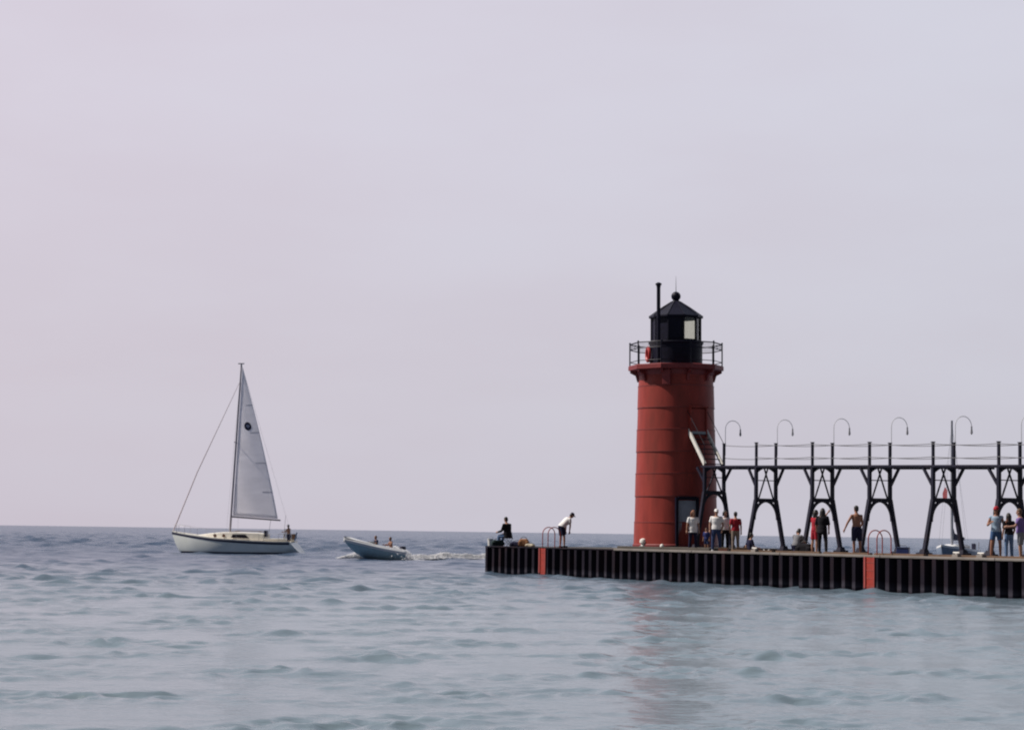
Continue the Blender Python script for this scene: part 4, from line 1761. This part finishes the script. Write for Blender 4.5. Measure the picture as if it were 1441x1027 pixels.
STAND = {}
person('man in black jacket and jeans sitting at the outer end of the pier', onpier(714.5, 1.3), 48,
       dict(lean=9, legL=((-0.12, 1, -0.12), (0.0, 0.05, -1)), legR=((0.14, 1, -0.10), (0.05, 0.25, -1)),
            armL=((-0.15, 0.35, -1), (0.0, 1, -0.25)), armR=((0.15, 0.25, -1), (-0.1, 1, -0.4)), head=(10, 0)),
       h=1.90, shirt=C_BLACK, sleeve=1.2, bottom=C_LJEANS, sit=0.52, hair=HAIR_D, build=1.32, shirt_low=0.05)
person('man in white shirt and navy shorts bending over the pier by the ladder', onpier(790, 1.5), -68,
       dict(lean=45, armL=((-0.08, -0.02, -1), (0.0, -0.05, -1)), armR=((0.08, 0.03, -1), (0.0, -0.12, -1)),
            legL=((-0.08, 0.05, -1), (-0.03, -0.06, -1)), legR=((0.08, 0.18, -1), (0.03, 0.02, -1)), head=(15, 0)),
       h=1.84, shirt=C_WHITE, sleeve=0.45, bottom=C_NAVY, leg=0.5, shoes=SHOE_D, hair=HAIR_D, cap=C_NAVY, build=1.28)
person('auburn haired woman in white shirt and dark trousers by the lighthouse door', onpier(975, 1.15), 196,
       dict(armL=((-0.26, 0.05, -1), (-0.02, 0.25, -1)), armR=((0.28, -0.05, -1), (0.12, 0.05, -1)),
            legL=((-0.05, 0.14, -1), (-0.02, 0.02, -1)), legR=((0.07, -0.06, -1), (0.02, -0.16, -1)), head=(4, 15)),
       h=1.72, shirt=C_WHITE, sleeve=0.5, bottom=C_NAVY, shoes=SHOE_W, hair=HAIR_R, hair_len=0.10, build=1.08, shirt_low=0.06)
person('man in white cap, white shirt and blue jeans standing below the stair', onpier(1008, 1.1), 172,
       dict(armL=((-0.30, 0.05, -1), (0.15, 0.35, -1)), armR=((0.30, 0.0, -1), (0.0, 0.30, -1)), head=(8, -8),
            legL=((-0.12, 0.02, -1), (-0.04, -0.02, -1)), legR=((0.12, 0.05, -1), (0.03, -0.02, -1))),
       h=1.76, shirt=C_WHITE, sleeve=0.5, bottom=C_JEANS, shoes=SHOE_W, hair=HAIR_B, cap=C_WHITE, build=1.2)
person('small child in blue standing left of the man in white cap', onpier(994.5, 1.5), 150,
       dict(lean=6), h=0.98, shirt=C_BLUE, sleeve=0.9, bottom=C_JEANS, leg=0.5, shoes=SHOE_W, hair=HAIR_D, build=1.25)
person('dark haired person in white shirt and black trousers behind the trestle leg', onpier(1020, 1.9), 195,
       dict(armL=((-0.2, 0.05, -1), (0.1, 0.4, -1)), head=(5, 20)), h=1.72, shirt=C_WHITE, sleeve=0.5, bottom=C_BLACK, hair=HAIR_D, hair_len=0.05)
person('man in red shirt and khaki trousers standing right of the first trestle', onpier(1035, 1.9), 12,
       dict(armL=((-0.22, 0.1, -1), (0.2, 0.5, -0.6)), armR=((0.24, 0.0, -1), (0.06, 0.1, -1))),
       h=1.66, shirt=C_RED, sleeve=0.5, bottom=C_KHAKI, shoes=SHOE_D, hair=HAIR_D, build=1.1)
SITP = dict(lean=8, legL=((-0.16, 1, 0.02), (-0.05, 1, -0.12)), legR=((0.16, 1, 0.05), (0.05, 1, -0.15)),
            armL=((-0.2, -0.45, -1), (0, -0.1, -1)), armR=((0.2, 0.3, -1), (0, 1, -0.3)))
person('person in dark clothes sitting on the pier with legs stretched out', onpier(1054, 1.7), -72, SITP,
       h=1.55, shirt=C_NAVY, sleeve=0.6, bottom=C_NAVY, sit=0.10, hair=HAIR_D, shoes=SHOE_W)
person('dark haired person in grey shirt crouching beside the dark bag', onpier(1119.5, 1.6), -35,
       dict(lean=28, legL=((-0.35, 1, 0.25), (0.1, -0.35, -1)), legR=((0.35, 1, 0.15), (-0.05, -0.25, -1)),
            armL=((-0.2, 0.6, -1), (0.2, 1, -0.4)), armR=((0.25, 0.6, -1), (-0.1, 1, -0.5)), head=(12, 0)),
       h=1.60, shirt=C_GREY, sleeve=0.5, bottom=C_NAVY, sit=0.36, hair=HAIR_D)
person('child with dark hair and dark shirt crouching behind the person in grey', onpier(1125.5, 2.3), 150,
       dict(lean=20, legL=((-0.35, 1, 0.2), (0.1, -0.3, -1)), legR=((0.35, 1, 0.2), (-0.1, -0.3, -1)), head=(15, 0)),
       h=1.45, shirt=C_BLACK, sleeve=0.5, bottom=C_NAVY, sit=0.34, hair=HAIR_D)
person('girl in red top and red shorts standing beside the person in black', onpier(1146.5, 1.5), -60,
       dict(lean=3, armL=((-0.2, 0.1, -1), (0.0, 0.3, -1)), armR=((0.3, 0.9, 0.3), (0.1, 0.6, 0.7)), head=(0, -10),
            legL=((-0.04, -0.05, -1), (0, -0.12, -1))),
       h=1.72, skin=SKIN, shirt=C_RED, sleeve=0.35, bottom=C_RED, leg=0.45, shoes=SHOE_W, hair=HAIR_D, hair_len=0.16)
person('person in black shirt and black trousers walking below the trestle arch', onpier(1157, 1.2), -22,
       dict(lean=4, armL=((-0.3, 0.3, -1), (-0.1, 0.6, -0.7)), armR=((0.22, 0.05, -1), (-0.05, 0.25, -1)),
            legL=((-0.06, 0.10, -1), (-0.02, 0.0, -1)), legR=((0.16, -0.10, -1), (0.10, -0.32, -1))),
       h=1.78, shirt=C_BLACK, sleeve=0.9, bottom=C_BLACK, shoes=SHOE_D, hair=HAIR_D, hair_len=0.20, build=1.1, shirt_low=0.05)
person('shirtless man in navy shorts seen from behind near the red ladder', onpier(1205.5, 0.95), 14,
       dict(lean=2, armL=((-0.62, 0.05, -1), (-0.42, 0.15, -1)), armR=((0.22, 0.15, -1), (-0.1, 0.6, -0.5)), head=(0, 10),
            legL=((-0.03, 0.02, -1), (0.0, -0.06, -1)), legR=((0.08, 0.02, -1), (0.02, -0.10, -1))),
       h=1.86, skin=TAN, shirt=None, bottom=C_NAVY, leg=0.55, shoes=SHOE_W, hair=HAIR_D, build=1.08)
person('red capped person in pale tank top and denim shorts near right edge', onpier(1402, 0.95), 168,
       dict(lean=2, armL=((-0.32, 0.15, -1), (-0.2, 0.5, 0.35)), armR=((0.36, 0.15, -0.9), (-0.4, 0.8, 0.35)), head=(6, -25),
            legL=((-0.09, 0.05, -1), (-0.02, -0.08, -1)), legR=((0.14, 0.06, -1), (0.05, -0.05, -1))),
       h=1.80, skin=TAN, shirt=C_TANK, sleeve=0.0, bottom=cloth('blue denim short', (0.05, 0.10, 0.22)), leg=0.38, shoes=SHOE_D, hair=HAIR_D, hair_len=0.12, cap=C_RED)
person('woman with very long dark hair and blue jeans near right edge', onpier(1420, 1.2), 12,
       dict(lean=1, armR=((0.26, 0.1, -1), (0.1, 0.6, -0.6))), h=1.58, shirt=C_BLACK, sleeve=0.6, bottom=C_LJEANS, shoes=SHOE_D, hair=HAIR_D, hair_len=0.42)
person('person in purple shirt and grey shorts cut by the right photo edge', onpier(1436.5, 1.0), 70,
       dict(lean=2, armL=((-0.1, 0.5, -0.8), (-0.1, 1, -0.1)), armR=((0.1, 0.5, -0.8), (0.1, 1, -0.1)), head=(4, 0)),
       h=1.72, shirt=C_PURPLE, sleeve=0.5, bottom=C_GREY, leg=0.55, shoes=SHOE_W, hair=HAIR_B, build=1.15)

# boat crews: placed in boat space, then lifted into the world
def aboard(boat, v):
    return boat.matrix_basis @ Vector(v)


bpy.context.view_layer.update()
person('bare chested sailor in cap and dark shorts at the sailboat stern', aboard(sailboat, (-4.3, -0.3, 0.62)), 60,
       dict(lean=4, armL=((-0.45, 0.5, -0.8), (0.1, 1, 0.0)), armR=((0.45, 0.5, -0.8), (-0.1, 1, 0.0))),
       h=1.72, skin=SKIN, shirt=None, bottom=C_NAVY, leg=0.5, shoes=SHOE_W, hair=HAIR_D, cap=C_WHITE, build=1.15)
RIDE = dict(lean=4, legL=((-0.15, 1, 0.0), (0, 0.3, -1)), legR=((0.15, 1, 0.0), (0, 0.3, -1)),
            armL=((-0.15, 0.6, -0.8), (0, 1, 0.2)), armR=((0.15, 0.6, -0.8), (0, 1, 0.2)))
person('tanned person in the forward seat of the motorboat', aboard(speedboat, (0.02, -0.1, 0.66)), 213 - 90, RIDE, h=1.66, skin=TAN, shirt=C_NAVY, sleeve=0.4, bottom=C_NAVY, sit=0.22, hair=HAIR_B)
person('bare chested person in the rear seat of the motorboat', aboard(speedboat, (-1.02, 0.1, 0.62)), 213 - 90, RIDE, h=1.70, skin=TAN, shirt=None, bottom=C_RED, leg=0.5, sit=0.22, hair=HAIR_B)


# ------------------------------------------------------------------ gear lying on the pier
def bag(name, label, cat, loc, rz, s, mt, strap=None):
    o = thing(name, label, cat, loc, R(rz))
    m = MB()
    m.box((0, 0, s[2] / 2), s, bev=min(s) * 0.28, taper=0.86)
    for sg in (-1, 1):
        m.box((sg * s[0] * 0.36, 0, s[2] * 0.42), (s[0] * 0.3, s[1] * 1.06, s[2] * 0.6), bev=min(s) * 0.16)
    fuse(m, 0.014, 3, 'bag_body', mt, o)
    pts = [(s[0] * 0.3 * math.cos(a), 0, s[2] * 0.9 + s[2] * 0.35 * math.sin(a)) for a in np.linspace(PI, 0, 11)]
    MB().tube(pts, 0.015, 6).build('strap', strap or SHOE_D, o, smooth=True)
    return o


def bucket(label, loc, r, hh, mt, lid=False):
    o = thing('bucket', label, 'bucket', loc)
    m = MB()
    m.lathe([(r * 0.82, 0.0), (r * 0.98, hh * 0.92), (r * 1.05, hh * 0.93), (r * 1.05, hh), (r * 0.93, hh), (r * 0.8, hh * 0.2)], 20)
    m.build('bucket_body', mt, o, smooth=True)
    pts = [(r * math.cos(a), 0, hh * 0.93 + r * 0.85 * math.sin(a)) for a in np.linspace(PI, 0, 13)]
    MB().tube(pts, 0.007, 5).build('handle', STEEL, o)
    return o


def chest(name, label, cat, loc, rz, s, mt, lid_mt):
    o = thing(name, label, cat, loc, R(rz))
    MB().box((0, 0, s[2] * 0.4), (s[0], s[1], s[2] * 0.8), bev=0.02).build('chest_body', mt, o)
    MB().box((0, 0, s[2] * 0.905), (s[0] * 1.04, s[1] * 1.04, s[2] * 0.2), bev=0.025).build('lid', lid_mt, o)
    MB().tube([(-s[0] * 0.25, 0, s[2]), (-s[0] * 0.25, 0, s[2] * 1.18), (s[0] * 0.25, 0, s[2] * 1.18), (s[0] * 0.25, 0, s[2])], 0.012, 6).build('handle', SHOE_D, o)
    return o


o = thing('folding_stool', 'low folding stool under the man in the black jacket', 'stool', onpier(715, 1.3), R(68))
MB().box((0, 0, 0.40), (0.42, 0.36, 0.03), bev=0.01).build('seat', C_NAVY, o)
for s in (-1, 1):
    m = MB()
    m.beam((s * 0.17, -0.17, 0.01), (s * 0.17, 0.17, 0.385), 0.025, 0.025)
    m.beam((s * 0.195, 0.17, 0.01), (s * 0.195, -0.17, 0.385), 0.025, 0.025)
    m.build('leg', STEEL, o)
bag('gear_bag', 'dark green gear bag in front of the seated man at pier end', 'bag', onpier(700.5, 1.0), 10, (0.62, 0.36, 0.30), cloth('dark green', (0.015, 0.03, 0.03)))
bucket('white plastic bucket on the outermost corner of the pier', onpier(690, 0.9), 0.15, 0.36, WHITE)
bag('navy_bag', 'flat navy bag lying behind the seated man', 'bag', onpier(727, 1.2), -20, (0.62, 0.34, 0.24), C_NAVY)
bag('tan_bag', 'tan and orange bag between the navy bag and the left ladder', 'bag', onpier(737, 1.4), -10, (0.50, 0.34, 0.38), cloth('tan', (0.30, 0.15, 0.08)))
bag('cream_sack', 'low cream sack lying right of the tan bag', 'bag', onpier(746, 1.3), -25, (0.42, 0.30, 0.15), cloth('cream', (0.50, 0.44, 0.34)))
bag('backpack', 'bulky black bag beside the crouching person in grey', 'bag', onpier(1132.5, 1.4), -30, (0.66, 0.46, 0.40), C_BLACK)
chest('cooler', 'blue picnic cooler right of the trestle by the red ladder', 'cooler', onpier(1271, 2.0), -20, (0.46, 0.32, 0.34), mat('blue plastic', (0.02, 0.035, 0.14), 0.4), mat('dark blue lid', (0.02, 0.03, 0.09), 0.4))
chest('tackle_box', 'reddish brown tackle box at the feet of the man in white cap', 'tackle box', onpier(1018.5, 0.9), -25, (0.40, 0.24, 0.17), mat('brown plastic', (0.16, 0.06, 0.04), 0.5), TIMBER)
chest('wooden_crate', 'low brown wooden crate left of the person sitting in dark clothes', 'crate', onpier(1044, 1.2), -15, (0.44, 0.30, 0.20), TIMBER, TIMBER)
# rounded white cover and small white cap at the foot of the tower
o = thing('bollard', 'round white capped bollard at the left foot of the lighthouse', 'bollard', onpier(905.5, 1.35, DECK + 0.145))
m = MB()
m.lathe([(0.13, 0), (0.13, 0.02), (0.115, 0.04), (0.115, 0.14), (0.17, 0.16), (0.175, 0.24), (0.14, 0.32), (0.07, 0.355), (0.02, 0.36)], 24)
m.build('post', WHITE, o, smooth=True)
MB().lathe([(0.19, 0.0), (0.19, 0.022), (0.12, 0.03)], 20).build('flange', STEEL, o, smooth=True)
o = MB().lathe([(0.09, 0), (0.09, 0.05), (0.07, 0.10), (0.03, 0.125), (0.01, 0.13)], 16).build('vent_cap', WHITE, None, smooth=True, loc=onpier(931.5, 1.25, DECK + 0.145))
tag(o, 'tiny white vent cap on the slab in front of the lighthouse', 'vent cap')
for px, lb in ((1346, 'cream mooring block under the moored sailboat on the pier edge'), (1380.5, 'cream mooring block left of the person in denim shorts'), (1062, 'cream mooring block by the feet of the person sitting in dark clothes')):
    o = thing('mooring_block', lb, 'mooring block', onpier(px, 0.42, DECK + 0.0), PRZ, 'cream mooring blocks along the edge')
    MB().box((0, 0, 0.07), (0.34, 0.2, 0.14), bev=0.025, taper=0.85).build('block', CONC, o)
    MB().tube([(-0.16, 0, 0.19), (0.16, 0, 0.19)], 0.03, 8).tube([(0, 0, 0.12), (0, 0, 0.2)], 0.035, 8).build('cleat', WHITE, o)
